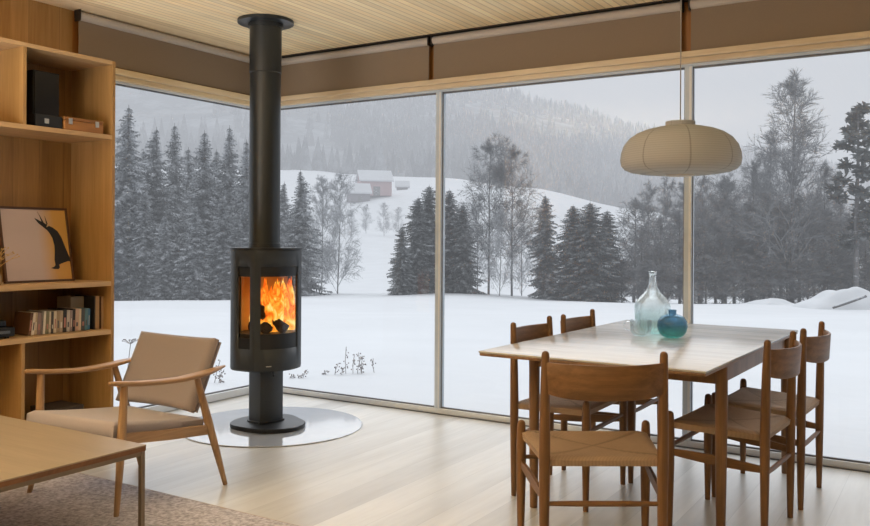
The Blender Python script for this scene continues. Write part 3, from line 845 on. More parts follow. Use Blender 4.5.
# ------------------------------------------------------------------ paper lamp
LX, LY = 3.672, -.925
t = thing('pendant_lamp', 'wide beige paper lantern lamp hanging above the dining table', 'lamp', (LX, LY, 1.588))
def paper():
    mt, nt, ns, L = new('lamp_paper')
    out = ns.new('ShaderNodeOutputMaterial'); d = ns.new('ShaderNodeBsdfDiffuse'); tl = ns.new('ShaderNodeBsdfTranslucent'); mx = ns.new('ShaderNodeMixShader'); mx.inputs[0].default_value = .32
    tc = ns.new('ShaderNodeTexCoord'); sp = ns.new('ShaderNodeSeparateXYZ'); L.new(tc.outputs['Object'], sp.inputs[0])
    w = ns.new('ShaderNodeMath'); w.operation = 'MULTIPLY'; w.inputs[1].default_value = 2 * math.pi / .011; L.new(sp.outputs[2], w.inputs[0])
    s = ns.new('ShaderNodeMath'); s.operation = 'SINE'; L.new(w.outputs[0], s.inputs[0])
    at = ns.new('ShaderNodeMath'); at.operation = 'ARCTAN2'; L.new(sp.outputs[1], at.inputs[0]); L.new(sp.outputs[0], at.inputs[1])
    k = ns.new('ShaderNodeMath'); k.operation = 'MULTIPLY_ADD'; L.new(at.outputs[0], k.inputs[0]); k.inputs[1].default_value = 8 / (2 * math.pi); k.inputs[2].default_value = 8.46
    fr = ns.new('ShaderNodeMath'); fr.operation = 'FRACT'; L.new(k.outputs[0], fr.inputs[0])
    cmpn = ns.new('ShaderNodeMath'); cmpn.operation = 'LESS_THAN'; L.new(fr.outputs[0], cmpn.inputs[0]); cmpn.inputs[1].default_value = .035
    cr = ns.new('ShaderNodeMapRange'); L.new(s.outputs[0], cr.inputs[0]); cr.inputs[1].default_value = -1; cr.inputs[2].default_value = -.5; cr.inputs[3].default_value = .86; cr.inputs[4].default_value = 1
    mm = ns.new('ShaderNodeMath'); mm.operation = 'MULTIPLY_ADD'; L.new(cmpn.outputs[0], mm.inputs[0]); mm.inputs[1].default_value = -.28; L.new(cr.outputs[0], mm.inputs[2])
    vm = ns.new('ShaderNodeVectorMath'); vm.operation = 'SCALE'; vm.inputs[0].default_value = srgb(206, 206, 204); L.new(mm.outputs[0], vm.inputs['Scale'])
    L.new(vm.outputs[0], d.inputs[0]); L.new(vm.outputs[0], tl.inputs[0])
    L.new(d.outputs[0], mx.inputs[1]); L.new(tl.outputs[0], mx.inputs[2]); L.new(mx.outputs[0], out.inputs[0])
    return mt
P_ = paper()
prof = [(.075, .247), (.12, .240), (.17, .228), (.215, .210), (.252, .184), (.278, .150), (.291, .112), (.295, .078), (.290, .050), (.274, .030), (.245, .018), (.20, .010), (.14, .004), (.075, .002)]
MB().lathe(prof, 64).build('lamp_shade', P_, t, smooth=True, angle=80)
M['lampmetal'] = principled('pale_lamp_metal', srgb(190, 174, 150), .5)
MB().lathe([(.072, .240), (.073, .270), (.070, .270), (.069, .242)], 40).build('top_ring', P_, t, smooth=True)
MB().lathe([(.0, -.004), (.062, -.004), (.070, .0), (.070, .004), (0, .004)], 40).build('bottom_ring', M['lampmetal'], t, smooth=True)
MB().lathe([(0, .10), (.02, .11), (.033, .14), (.025, .17), (.015, .2), (.015, .25), (0, .25)], 20).build('bulb', principled('frosted_bulb', srgb(230, 225, 215), .3), t, smooth=True)
MB().tube([(0, 0, .25), (0, 0, CEIL - 1.588 - .02)], .0032, 8).build('cord', principled('grey_cord', srgb(150, 146, 140), .5), t, smooth=True)
MB().lathe([(0, CEIL - 1.588), (.05, CEIL - 1.588), (.05, CEIL - 1.588 - .01), (.02, CEIL - 1.588 - .03), (0, CEIL - 1.588 - .03)], 24).build('ceiling_rose', M['lampmetal'], t, smooth=True)

# ------------------------------------------------------------------ lounge chair
t = thing('lounge_chair', 'low oak lounge armchair with beige wool seat and back near stove', 'armchair', (1.37, -2.45, .004))
O = Vector((1.37, -2.45, .004))
def q(x, y, z): return Vector((x, y, z)) - O
XN, XF = 1.68, 1.055
for X in (XN, XF):
    s = 1 if X == XN else -1
    MB().tube([q(X - (.015 if s > 0 else .045) * s * (1 if s > 0 else -1), -2.72, .006), q(X - .01 * s, -2.708, .2), q(X - .005 * s, -2.70, .38), q(X, -2.692, .59)], [.012, .017, .021, .016], 14).build('leg', M['arm_wood'], t, smooth=True)
    MB().tube([q(X + .012 * s, -2.085, .002), q(X + .006 * s, -2.14, .18), q(X, -2.195, .35), q(X, -2.268, .575)], [.012, .018, .022, .015], 14).build('leg', M['arm_wood'], t, smooth=True)
    # arm: flat blade
    mb = MB(); g = []
    prof = [(-2.775, .610, .008, .006), (-2.765, .609, .014, .010), (-2.72, .603, .022, .012), (-2.62, .590, .028, .012), (-2.50, .580, .031, .012), (-2.38, .577, .035, .012), (-2.28, .582, .038, .012), (-2.20, .590, .034, .010), (-2.13, .598, .022, .008), (-2.085, .604, .008, .005)]
    for y_, z_, w_, h_ in prof:
        c = q(X + (.010 * s if -2.5 < y_ < -2.15 else 0), y_, z_)
        g.append(mb.ring([c + Vector((w_ * math.copysign(abs(math.cos(a)) ** .6, math.cos(a)), 0, h_ * math.copysign(abs(math.sin(a)) ** .7, math.sin(a)))) for a in [2 * math.pi * k / 16 for k in range(16)]]))
    for a, b_ in zip(g, g[1:]): mb.bridge(a, b_)
    mb.cap(g[0]); mb.cap(g[-1], True)
    mb.build('armrest', M['arm_wood_y'], t, smooth=True, angle=60)
    # side rail
    mb = MB(); g = []
    for y_, z_ in ((-2.70, .352), (-2.45, .322), (-2.20, .300)):
        c = q(X - .004 * s, y_, z_); g.append(mb.ring([c + Vector(v) for v in ((-.011, 0, -.024), (.011, 0, -.024), (.011, 0, .024), (-.011, 0, .024))]))
    for a, b_ in zip(g, g[1:]): mb.bridge(a, b_)
    mb.cap(g[0]); mb.cap(g[-1], True); mb.build('seat_rail', M['arm_wood_y'], t)
MB().box(q(XF, -2.712, .332), q(XN, -2.692, .372), .003).build('seat_rail', M['chair_wood_x'], t)
MB().box(q(XF, -2.212, .275), q(XN, -2.192, .315), .003).build('seat_rail', M['chair_wood_x'], t)
# seat cushion: rounded slab
def slab(mb, corners_fn, nu, nv, th_fn, edge=.35):
    """soft slab: top/bottom grids meeting with rounded edge"""
    Tt = [[None] * (nv + 1) for _ in range(nu + 1)]; Bb = [[None] * (nv + 1) for _ in range(nu + 1)]
    for i in range(nu + 1):
        for j in range(nv + 1):
            u, v = i / nu, j / nv
            p, n = corners_fn(u, v)
            d = min(u, 1 - u, v, 1 - v) / .05
            k = math.sqrt(max(0, 1 - (1 - min(1, d)) ** 2))
            th = th_fn(u, v) / 2
            Tt[i][j] = mb.bm.verts.new(p + n * th * (edge + (1 - edge) * k)); Bb[i][j] = mb.bm.verts.new(p - n * th * (edge + (1 - edge) * k))
    for i in range(nu):
        for j in range(nv):
            mb.bm.faces.new((Tt[i][j], Tt[i + 1][j], Tt[i + 1][j + 1], Tt[i][j + 1])); mb.bm.faces.new((Bb[i][j], Bb[i][j + 1], Bb[i + 1][j + 1], Bb[i + 1][j]))
    for i in range(nu):
        mb.bm.faces.new((Tt[i][0], Bb[i][0], Bb[i + 1][0], Tt[i + 1][0])); mb.bm.faces.new((Tt[i][nv], Tt[i + 1][nv], Bb[i + 1][nv], Bb[i][nv]))
    for j in range(nv):
        mb.bm.faces.new((Tt[0][j], Tt[0][j + 1], Bb[0][j + 1], Bb[0][j])); mb.bm.faces.new((Tt[nu][j], Bb[nu][j], Bb[nu][j + 1], Tt[nu][j + 1]))
    return mb
def seatf(u, v):
    x = 1.085 + (1.655 - 1.085) * u; y_ = -2.785 + .055 * u * (1 - v) + .585 * v
    z_ = .388 + (-.055) * v - .006 * math.sin(math.pi * v) - .004 * math.sin(math.pi * u)
    return q(x, y_, z_), Vector((0, .1, 1)).normalized()
mb = slab(MB(), seatf, 28, 28, lambda u, v: .085 - .03 * v, .6)
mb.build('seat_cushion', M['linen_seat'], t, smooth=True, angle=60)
def backf(u, v):
    x = 1.065 + (1.64 - 1.065) * u; c = 1 - (2 * u - 1) ** 2
    y_ = -2.262 + .165 * v + .045 * c; z_ = .395 + .338 * v + .012 * (2 * u - 1) ** 2 * v - .004
    nx = (2 * u - 1) * .33
    return q(x, y_, z_), Vector((-nx, -.9, .42)).normalized()
mb = slab(MB(), backf, 28, 24, lambda u, v: .052, .5)
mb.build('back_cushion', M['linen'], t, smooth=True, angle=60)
def backp(u, v):
    p, n = backf(.02 + .96 * u, .02 + .96 * v); return p - n * .030, n
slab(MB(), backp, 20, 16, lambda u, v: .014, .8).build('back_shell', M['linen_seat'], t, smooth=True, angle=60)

# ------------------------------------------------------------------ coffee table and rug
t = thing('coffee_table', 'low square oak coffee table with thin bronze metal legs on rug', 'coffee table', (1.512, -3.522, .011))
x0, x1, y0, y1 = -.62, .60, -.62, .60
MB().box((x0, y0, .414), (x1, y1, .420), .0015).build('tabletop', M['coffee'], t)
MB().box((x0 + .001, y0 + .001, .396), (x1 - .001, y1 - .001, .414), .001).build('tabletop_edge', M['coffee_edge'], t)
fr = MB()
for a, b_ in (((x0 + .02, y1 - .020, .378), (x1 - .02, y1 - .006, .396)), ((x0 + .02, y0 + .006, .378), (x1 - .02, y0 + .020, .396)), ((x0 + .006, y0 + .020, .378), (x0 + .020, y1 - .020, .396)), ((x1 - .020, y0 + .020, .378), (x1 - .006, y1 - .020, .396))): fr.box(a, b_)
fr.build('frame', M['bronze'], t)
for sx in (0, 1):
    for sy in (0, 1):
        X, Y = (x0 + .0125, x1 - .0125)[sx], (y0 + .0125, y1 - .0125)[sy]
        dx, dy = (1, -1)[sx], (1, -1)[sy]
        mb = MB()
        mb.box((X - .0095, Y - .0095, 0), (X + .0095, Y + .0095, .396), .002)
        a = [(X, Y + .004 * dy, .378), (X, Y + .004 * dy, .30), (X + dx * .055, Y + .004 * dy, .378)]
        mb.quad((X + dx * .01, Y, .34), (X + dx * .01, Y, .378), (X + dx * .035, Y, .378), (X + dx * .012, Y, .34))
        mb.build('leg', M['bronze'], t)

# rug
mb = MB()
nx_, ny_ = 60, 50
rx0, rx1, ry0, ry1 = .62, 3.25, -4.75, -2.375
def rf(u, v):
    return (rx0 + (rx1 - rx0) * u, ry0 + (ry1 - ry0) * v, .0085 + .0016 * noise.noise(Vector((u * 40, v * 40, 0))))
g = mb.grid(rf, nx_, ny_)
bot = [mb.bm.verts.new((p.co.x, p.co.y, .0008)) for p in [g[i][0] for i in range(nx_ + 1)]]
edge = [g[i][0] for i in range(nx_ + 1)] + [g[nx_][j] for j in range(1, ny_ + 1)] + [g[i][ny_] for i in range(nx_ - 1, -1, -1)] + [g[0][j] for j in range(ny_ - 1, 0, -1)]
for v in bot: mb.bm.verts.remove(v)
lo_ = [mb.bm.verts.new((v.co.x, v.co.y, .0008)) for v in edge]
mb.bridge(edge, lo_)
t = thing('rug', 'grey-brown woven wool rug under the coffee table', 'rug')
mb.build('pile', M['rug'], t, smooth=True)
hm = MB(); hm.box((rx0, ry1 - .004, .001), (rx1, ry1 + .008, .008), .002); hm.box((rx1 - .004, ry0, .001), (rx1 + .008, ry1, .008), .002)
hm.build('hem', principled('rug_hem', srgb(176, 160, 144), .9), t)

# ------------------------------------------------------------------ outdoors
def cam2w(px, d, z=0):
    return CAM.x + RGT.x * (px - 435) / F * d + FWD.x * d, CAM.y + RGT.y * (px - 435) / F * d + FWD.y * d
def w2cam(x, y):
    dx, dy = x - CAM.x, y - CAM.y
    d = dx * FWD.x + dy * FWD.y; r = dx * RGT.x + dy * RGT.y
    return 435 + r / d * F, d
def interp(tab, x):
    if x <= tab[0][0]: return tab[0][1]
    for (a, va), (b_, vb) in zip(tab, tab[1:]):
        if x <= b_: 
            u = (x - a) / (b_ - a); u = u * u * (3 - 2 * u); return va + (vb - va) * u
    return tab[-1][1]
# terrain profiles: distance -> (bearing -> elevation)
def E_(y, d): return 1.26 - (y - 238.5) / F * d
RINGS = [
    (5.5, [(0, 0), (1, 0)], -.16),
    (9, None, -.32), (20, None, -.85), (40, None, -1.75), ]
def elev(px, d):
    near = [(5.5, -.16), (9, -.32), (20, -.85), (40, -1.9)]
    if d <= 40:
        return interp(near, d)
    y62 = interp([(-300, 308), (115, 304), (330, 294), (450, 291), (560, 297), (660, 302), (870, 300), (1200, 300)], px)
    y75 = y62 + 2
    y110 = interp([(-300, 300), (115, 300), (300, 292), (345, 272), (440, 268), (560, 280), (660, 296), (870, 298)], px)
    y170 = interp([(-300, 270), (115, 258), (300, 240), (345, 232), (440, 236), (560, 245), (660, 262), (870, 280)], px)
    y240 = interp([(-300, 215), (115, 200), (300, 198), (345, 196), (400, 190), (440, 186), (520, 194), (640, 216), (720, 240), (870, 262)], px)
    y320 = interp([(-300, 180), (115, 166), (300, 172), (345, 176), (440, 178), (520, 187), (640, 208), (720, 228), (870, 250)], px)
    y650 = interp([(-300, 60), (115, 66), (250, 66), (350, 76), (445, 98), (500, 105), (560, 119), (640, 141), (720, 160), (870, 176), (1200, 190)], px)
    tab = [(40, -1.9), (62, E_(y62, 62)), (75, E_(y75, 75)), (110, E_(y110, 110)), (170, E_(y170, 170)), (240, E_(y240, 240)), (320, E_(y320, 320)), (650, E_(y650, 650)), (900, E_(y650, 650) * .9)]
    return interp(tab, d)
def terr(x, y):
    px, d = w2cam(x, y)
    return elev(px, max(d, 5.5)) + (.05 * noise.noise(Vector((x * .25, y * .25, 0))) if d > 9 else 0)
mb = MB()
ds = [4.6, 5.2, 5.8, 6.5, 7.2, 8, 9, 10, 11.5, 13, 15, 17.5, 20, 23, 27, 31, 36, 41, 47, 53, 59, 66, 74, 84, 96, 110, 125, 140, 157, 175, 195, 215, 240, 262, 285, 310, 335, 362, 392, 425, 460, 498, 540, 585, 630, 660, 700, 800, 900]
pxs = [-700 + 20 * i for i in range(116)]
G = []
for d in ds:
    row = []
    for px in pxs:
        x, y = cam2w(px, d); z = terr(x, y)
        if d > 330: z += 5 * noise.noise(Vector((x * .012, y * .012, 2)))
        # stay outside the room
        row.append(mb.bm.verts.new((x, y, z)))
    G.append(row)
hill = MB()
for i in range(len(ds) - 1):
    for j in range(len(pxs) - 1):
        if ds[i] >= 335:
            continue
        cs = [G[i][j], G[i][j + 1], G[i + 1][j + 1], G[i + 1][j]]
        if all((v.co.x > .0 and v.co.y < .0) for v in cs): continue
        mb.bm.faces.new(cs)
k0 = ds.index(335)
HV = [[hill.bm.verts.new(v.co) for v in row] for row in G[k0:]]
for a, b_ in zip(HV, HV[1:]): hill.bridge(a, b_, False)
for v in [v for v in mb.bm.verts if not v.link_faces]: mb.bm.verts.remove(v)
def snow_mat(name='snow', c=(.585, .605, .63)):
    mt, nt, ns, L = new(name)
    out = ns.new('ShaderNodeOutputMaterial'); b = ns.new('ShaderNodeBsdfPrincipled'); L.new(b.outputs[0], out.inputs[0]); b.inputs['Roughness'].default_value = .85; b.inputs['Specular IOR Level'].default_value = .2
    tc = ns.new('ShaderNodeTexCoord')
    n = ns.new('ShaderNodeTexNoise'); n.inputs['Scale'].default_value = .35; n.inputs['Detail'].default_value = 6; L.new(tc.outputs['Object'], n.inputs['Vector'])
    cr = ns.new('ShaderNodeValToRGB'); L.new(n.outputs['Fac'], cr.inputs[0])
    cr.color_ramp.elements[0].position = .3; cr.color_ramp.elements[0].color = (*[q_ * .94 for q_ in c], 1); cr.color_ramp.elements[1].position = .7; cr.color_ramp.elements[1].color = (*c, 1)
    L.new(cr.outputs[0], b.inputs['Base Color'])
    n2 = ns.new('ShaderNodeTexNoise'); n2.inputs['Scale'].default_value = 1.2; n2.inputs['Detail'].default_value = 3; L.new(tc.outputs['Object'], n2.inputs['Vector'])
    bp = ns.new('ShaderNodeBump'); bp.inputs['Strength'].default_value = .25; bp.inputs['Distance'].default_value = .12; L.new(n2.outputs['Fac'], bp.inputs['Height']); L.new(bp.outputs[0], b.inputs['Normal'])
    return mt
M['snow'] = snow_mat()
tr = mb.build('snow_field', M['snow'], None, smooth=True, angle=180)
tag(tr, kind='structure')

# ---- trees
def leafmat(name, dark, snow=.35, scale=1.5, light=(.55, .57, .60), zs=2.2, soft=.07):
    mt, nt, ns, L = new(name)
    out = ns.new('ShaderNodeOutputMaterial'); b = ns.new('ShaderNodeBsdfDiffuse'); L.new(b.outputs[0], out.inputs[0])
    tc = ns.new('ShaderNodeTexCoord'); mp = ns.new('ShaderNodeMapping'); mp.inputs['Scale'].default_value = (1, 1, zs); L.new(tc.outputs['Object'], mp.inputs['Vector'])
    n = ns.new('ShaderNodeTexNoise'); n.inputs['Scale'].default_value = scale; n.inputs['Detail'].default_value = 6; n.inputs['Roughness'].default_value = .7; L.new(mp.outputs[0], n.inputs['Vector'])
    cr = ns.new('ShaderNodeValToRGB'); L.new(n.outputs['Fac'], cr.inputs[0])
    cr.color_ramp.elements[0].position = .66 - snow * .4 - soft; cr.color_ramp.elements[0].color = (*dark, 1)
    cr.color_ramp.elements[1].position = .66 - snow * .4 + soft; cr.color_ramp.elements[1].color = (*light, 1)
    L.new(cr.outputs[0], b.inputs[0])
    return mt
hl = hill.build('hill', leafmat('forested_hill', (.11, .12, .13), .22, .05, (.26, .28, .30), 1, .12), None, smooth=True, angle=180); tag(hl, kind='structure')
M['needles'] = leafmat('spruce_needles', (.15, .16, .165), .26, .9, (.42, .44, .46))
M['needles_snowy'] = leafmat('snowy_spruce_needles', (.17, .18, .19), .38, 1.0, (.52, .54, .57))
M['pine_needles'] = leafmat('pine_needles', (.13, .14, .14), .15, 1.2, (.30, .32, .33))
M['trunk'] = leafmat('dark_bark', (.16, .158, .16), .1, 2)
M['twig'] = leafmat('winter_twigs', (.19, .195, .20), .2, 1.2, (.36, .37, .39), 1.5, .2)
M['twig_pale'] = leafmat('frosted_twigs', (.36, .37, .385), .3, 1.5, (.5, .52, .55), 1.5, .2)

def conifer(rnd, H=12, Rb=2.2, name='spruce_tree', mat='needles', droop=.35, gap=0.0, layers=46, pw=.85):
    t = thing(name, '', 'tree')
    MB().tube([(0, 0, -.3), (0, 0, H * .5), (0, 0, H)], [H * .014, H * .009, .015], 7).build('trunk', M['trunk'], t)
    mb = MB()
    J = lambda q_: Vector((rnd.uniform(-q_, q_), rnd.uniform(-q_, q_), rnd.uniform(-q_, q_)))
    lobes = [(rnd.uniform(0, 6.28), rnd.uniform(0, 1), rnd.uniform(.1, .3)) for _ in range(7)]
    total = layers * 9
    for i in range(total):
        u = (i / total) ** .85
        z = gap * H + H * (1 - gap) * u * .985
        a = i * 2.39996 + rnd.uniform(-.5, .5)
        r = Rb * (1 - u) ** pw + .10
        k_ = 1.0
        for (la, lu, lw) in lobes: k_ += lw * math.cos(a - la) * math.exp(-((u - lu) / .12) ** 2)
        rr_ = r * rnd.uniform(.55, 1.1) * k_
        ca, sa = math.cos(a), math.sin(a)
        n = max(3, int(rr_ / .30) + 2)
        up = .25 if u > .8 else 0
        dr = droop * rnd.uniform(.6, 1.5)
        prev = Vector((0, 0, z)); side = Vector((-sa, ca, 0))
        for s_ in range(1, n + 1):
            v = s_ / n
            c = Vector((ca * rr_ * v, sa * rr_ * v, z - (dr - up) * rr_ * v ** 1.3 + .22 * rr_ * max(0, v - .65))) + J(.03)
            w = (rr_ * .30 + .05) * (1 - v * .75) * rnd.uniform(.7, 1.3) + .03
            for sg in (1, -1):
                tip = c + side * (w * sg) + Vector((ca, sa, 0)) * w * .5 - Vector((0, 0, w * rnd.uniform(.3, .8))) + J(.07)
                mb.tri(prev, tip, c + J(.02))
                if n > 3:
                    tip2 = prev.lerp(c, .5) + side * (w * .8 * sg) - Vector((0, 0, w * rnd.uniform(.2, .9))) + J(.08)
                    mb.tri(prev.lerp(c, .2), tip2, prev.lerp(c, .75))
            mb.tri(prev, c, c + Vector((0, 0, -w * rnd.uniform(.6, 1.1))) + J(.08))
            prev = c
    mb.build('foliage', M[mat], t, recalc=False)
    return t

def pine(rnd, H=13):
    t = thing('pine_tree', '', 'tree')
    MB().tube([(0, 0, -.3), (.08, 0, H * .4), (-.06, 0, H * .75), (0, 0, H)], [.17, .13, .09, .02], 8).build('trunk', M['trunk'], t, smooth=True)
    mb = MB()
    for i in range(40):
        u = .3 + .7 * i / 40; z = H * u
        L_ = 2.1 * math.sin(min(1, (1.05 - u) * 1.7) * math.pi / 2) * rnd.uniform(.5, 1.0) * (.6 if u < .45 else 1) + .1
        a = rnd.uniform(0, 6.283)
        e = Vector((math.cos(a) * L_, math.sin(a) * L_, z + L_ * rnd.uniform(-.15, .35)))
        s = Vector((0, 0, z))
        mb.tube([s, e], [.04, .01], 4)
        for c_ in range(5):
            p = s.lerp(e, rnd.uniform(.45, 1.05))
            for k in range(20):
                d = Vector((rnd.gauss(0, 1), rnd.gauss(0, 1), rnd.gauss(0, .5))).normalized()
                q1 = p + d * rnd.uniform(.12, .6); side = Vector((rnd.uniform(-1, 1), rnd.uniform(-1, 1), rnd.uniform(-.4, .4))).normalized() * .16
                mb.tri(p, q1 + side, q1 - side)
    mb.build('foliage', M['pine_needles'], t, recalc=False)
    return t

def bare(rnd, H=12, name='bare_tree', mat='twig', spread=.42, thick=.13, depth=5, weep=0.0, base=.14, lean=0):
    t = thing(name, '', 'tree')
    trunk = MB(); mb = MB()
    def seg(m, a, b_, r0, r1):
        d = (b_ - a).normalized(); x = d.orthogonal().normalized(); y = d.cross(x)
        A = [m.bm.verts.new(a + x * r0 * math.cos(k * 2.094) + y * r0 * math.sin(k * 2.094)) for k in range(3)]
        B = [m.bm.verts.new(b_ + x * r1 * math.cos(k * 2.094) + y * r1 * math.sin(k * 2.094)) for k in range(3)]
        for k in range(3): m.bm.faces.new((A[k], A[(k + 1) % 3], B[(k + 1) % 3], B[k]))
    def spray(p, d, L_):
        for _ in range(4):
            ax = Vector((rnd.gauss(0, 1), rnd.gauss(0, 1), rnd.gauss(0, .6))).normalized()
            e = p + (d * .9 + ax * .7 - Vector((0, 0, weep * .5))).normalized() * L_ * rnd.uniform(.5, 1.3)
            sd = ax.cross(d); sd = (sd if sd.length > .01 else ax.orthogonal()).normalized() * .0075
            mb.tri(p + sd, p - sd, e)
    def grow(p, d, L_, r, lev):
        n = 3
        for s in range(n):
            d2 = (d + Vector((rnd.gauss(0, .10), rnd.gauss(0, .10), rnd.gauss(0, .05) + .03 - (weep * lev * .12)))).normalized()
            q_ = p + d2 * L_ / n
            seg(mb, p, q_, r * (1 - s / n * .4), r * (1 - (s + 1) / n * .4))
            p, d = q_, d2
            if lev <= 1: spray(p, d, max(.28, L_ * .5))
            if lev > 0:
                for _ in range(2 if lev > 1 else 3):
                    a = rnd.uniform(0, 6.283); ax = d.orthogonal().normalized(); ax.rotate(Matrix.Rotation(a, 3, d))
                    nd = (d * (1 - spread) + ax * (spread + rnd.uniform(0, .25))).normalized()
                    grow(p, nd, L_ * rnd.uniform(.42, .62), max(.011, r * .5), lev - 1)
    # leader
    n = 12; p = Vector((0, 0, -.3)); d = Vector((lean, 0, 1)).normalized()
    for s in range(n):
        q_ = p + (d + Vector((rnd.gauss(0, .03), rnd.gauss(0, .03), 0))).normalized() * (H + .3) / n
        r0 = thick * (1 - s / n) ** .8 + .015; r1 = thick * (1 - (s + 1) / n) ** .8 + .015
        seg(trunk, p, q_, r0, r1)
        u = (s + 1) / n
        if u > base:
            for _ in range(3):
                a = rnd.uniform(0, 6.283); nd = Vector((math.cos(a) * .75, math.sin(a) * .75, .95 + u * .5)).normalized()
                L_ = H * (.20 * (1 - u) ** .6 + .07) * rnd.uniform(.7, 1.2)
                grow(p.lerp(q_, rnd.random()), nd, L_, max(.014, thick * .3 * (1 - u) + .012), depth - 3)
        p = q_
    trunk.build('trunk', M['trunk'], t)
    mb.build('branches', M[mat], t, recalc=False)
    return t

protos = {}
rs = random.Random(21)
def place(kind, px, d, top_y, label, group, rz=None, zoff=0, w=1.0):
    """plant a copy at bearing px and distance d with its crown reaching the measured height"""
    x, y = cam2w(px, d); z = terr(x, y) + zoff
    Hn = (E_(top_y, d) - z)
    src = protos[kind][0 if len(protos[kind]) == 1 else rs.randrange(len(protos[kind]))]
    ob, used = src
    if not used[0]:
        o = ob; used[0] = True
    else:
        o = copy_tree(ob)
    k = Hn / used[1]
    o.location = (x, y, z); o.scale = (k * w, k * w, k); o.rotation_euler = (0, 0, rz if rz is not None else rs.uniform(0, 6.28))
    o['label'] = label; o['group'] = group
    return o
def proto(kind, objs, H): protos[kind] = [(o, [False, H]) for o in objs]
proto('spruce', [conifer(random.Random(s), 12, 3.0, mat='needles_snowy', layers=50, pw=.78) for s in (1, 2, 3)], 12)
proto('dark_spruce', [conifer(random.Random(s), 12, 3.3, mat='needles', layers=44, pw=.5) for s in (7, 8)], 12)
proto('pine', [pine(random.Random(4))], 13)
proto('birch', [bare(random.Random(s), 12, 'birch_tree', 'twig', .40, .10, 5, .5, .2) for s in (5, 6)], 12)
proto('bare', [bare(random.Random(s), 12, 'bare_tree', 'twig', .45, .15, 5, .1, .1) for s in (9, 10, 12)], 12)
proto('pale', [bare(random.Random(s), 12, 'frosted_tree', 'twig_pale', .4, .08, 5, .3, .08) for s in (15, 16)], 12)
proto('shrub', [bare(random.Random(s), 6, 'bare_shrub', 'twig', .5, .05, 5, .0, .0) for s in (18, 19)], 6)

gl = 'snowy spruces outside the side window'
for px, d, ty, w, lb in ((128, 58, 106, 1.0, 'tallest snowy spruce, standing next to the bookcase edge outside'), (156, 60, 128, .95, 'snowy spruce second from the bookcase edge, slim and tall'), (174, 66, 124, .8, 'narrow snowy spruce a little behind the second one'),
                     (204, 60, 131, 1.0, 'snowy spruce midway between bookcase and stove pipe'), (229, 62, 126, .9, 'snowy spruce just left of the stove pipe'), (246, 58, 140, .9, 'snowy spruce partly hidden behind the stove pipe'),
                     (300, 60, 170, 1.1, 'snowy spruce with drooping boughs just right of the stove pipe')):
    place('spruce', px, d, ty, lb, gl, w=w)
for px, d, ty in ((104, 64, 122), (143, 72, 150), (188, 72, 148), (216, 70, 150), (266, 66, 160), (284, 72, 182), (90, 60, 130), (60, 62, 120), (20, 66, 118), (-40, 60, 125), (-90, 66, 110), (118, 57, 200), (165, 56, 215), (195, 56, 205), (238, 57, 212), (145, 57, 190), (222, 57, 195)):
    place('spruce', px, d, ty, 'snowy spruce filling the dense row behind the side window', gl, w=1.15)
gl = 'frosted bare trees right of the stove'
for px, d, ty, lb in ((322, 66, 186, 'pale frosted bare tree beside the drooping spruce'), (338, 64, 182, 'pale frosted bare tree at the edge of the open snow slope')):
    place('pale', px, d, ty, lb, gl, w=.85)
gl = 'dark spruces around the first window post'
for px, d, ty, w, lb in ((418, 60, 196, 1.0, 'dark wide spruce left of the first window post, snow on boughs'), (429, 61, 184, .95, 'tall dark spruce just left of the first window post'), (402, 58, 226, .9, 'short dark spruce at the left end of its clump'), (449, 62, 188, .9, 'tall dark spruce just right of the first window post'), (463, 61, 203, .9, 'smaller dark spruce right of the window post near the birches')):
    place('dark_spruce', px, d, ty, lb, gl, w=w)
gl = 'tall bare birches behind the middle window'
for px, d, ty, lb in ((489, 62, 143, 'tall bare birch, left one of the pair in middle window'), (512, 63, 149, 'tall bare birch, right one of the pair in middle window')):
    place('birch', px, d, ty, lb, gl, w=.95)
for px, d, ty in ((478, 66, 200), (500, 60, 215), (522, 66, 205)):
    place('pale', px, d, ty, 'low pale bare tree among the birches behind middle window', 'low frosted trees among birches', w=.8)
gl = 'dark spruces behind the middle window'
for px, d, ty, w, lb in ((545, 62, 193, .75, 'slim dark spruce beside the birches behind the middle window'), (573, 61, 203, 1.25, 'dark bushy spruce left of the broad one in middle window'), (590, 60, 200, 1.35, 'broad dark spruce in the middle window clump'), (607, 62, 208, 1.2, 'dark spruce at the right end of the middle window clump')):
    place('dark_spruce', px, d, ty, lb, gl, w=w)
gl = 'bare trees outside the right-hand windows'
for kind, px, d, ty, w, lb in (('bare', 791, 58, 88, 1.0, 'tallest bare broad tree outside, right of the paper lamp'), ('bare', 752, 60, 168, .9, 'bare tree below and just right of the paper lamp'), ('birch', 722, 62, 178, .9, 'bare tree directly under the right part of paper lamp'),
                     ('bare', 825, 60, 170, .8, 'bare tree between the tallest one and the pine'), ('birch', 650, 63, 190, .8, 'bare tree under the left edge of the paper lamp'), ('birch', 702, 62, 176, .7, 'bare tree just right of the second window post'),
                     ('birch', 668, 64, 184, .7, 'bare tree just left of the second window post'), ('bare', 770, 62, 140, .8, 'bare tree close left of the tallest bare tree')):
    place(kind, px, d, ty, lb, gl, w=w)
place('pine', 857, 55, 102, 'tall dark pine with open crown at the far right window', 'pines', w=1.0)
for px, d, ty in ((634, 66, 205), (642, 60, 232), (660, 60, 222), (680, 61, 215), (700, 60, 210), (716, 59, 218), (735, 60, 205), (748, 62, 210), (765, 59, 212), (781, 60, 205), (800, 60, 200), (815, 61, 205), (832, 60, 215), (848, 61, 218), (865, 60, 215), (885, 60, 210), (910, 60, 190), (940, 60, 180), (725, 66, 185), (690, 68, 190), (770, 67, 190), (840, 67, 200)):
    place('bare', px, d, ty, 'low bare tree in the tangled thicket behind the dining table', 'thicket of low bare trees', w=1.5)
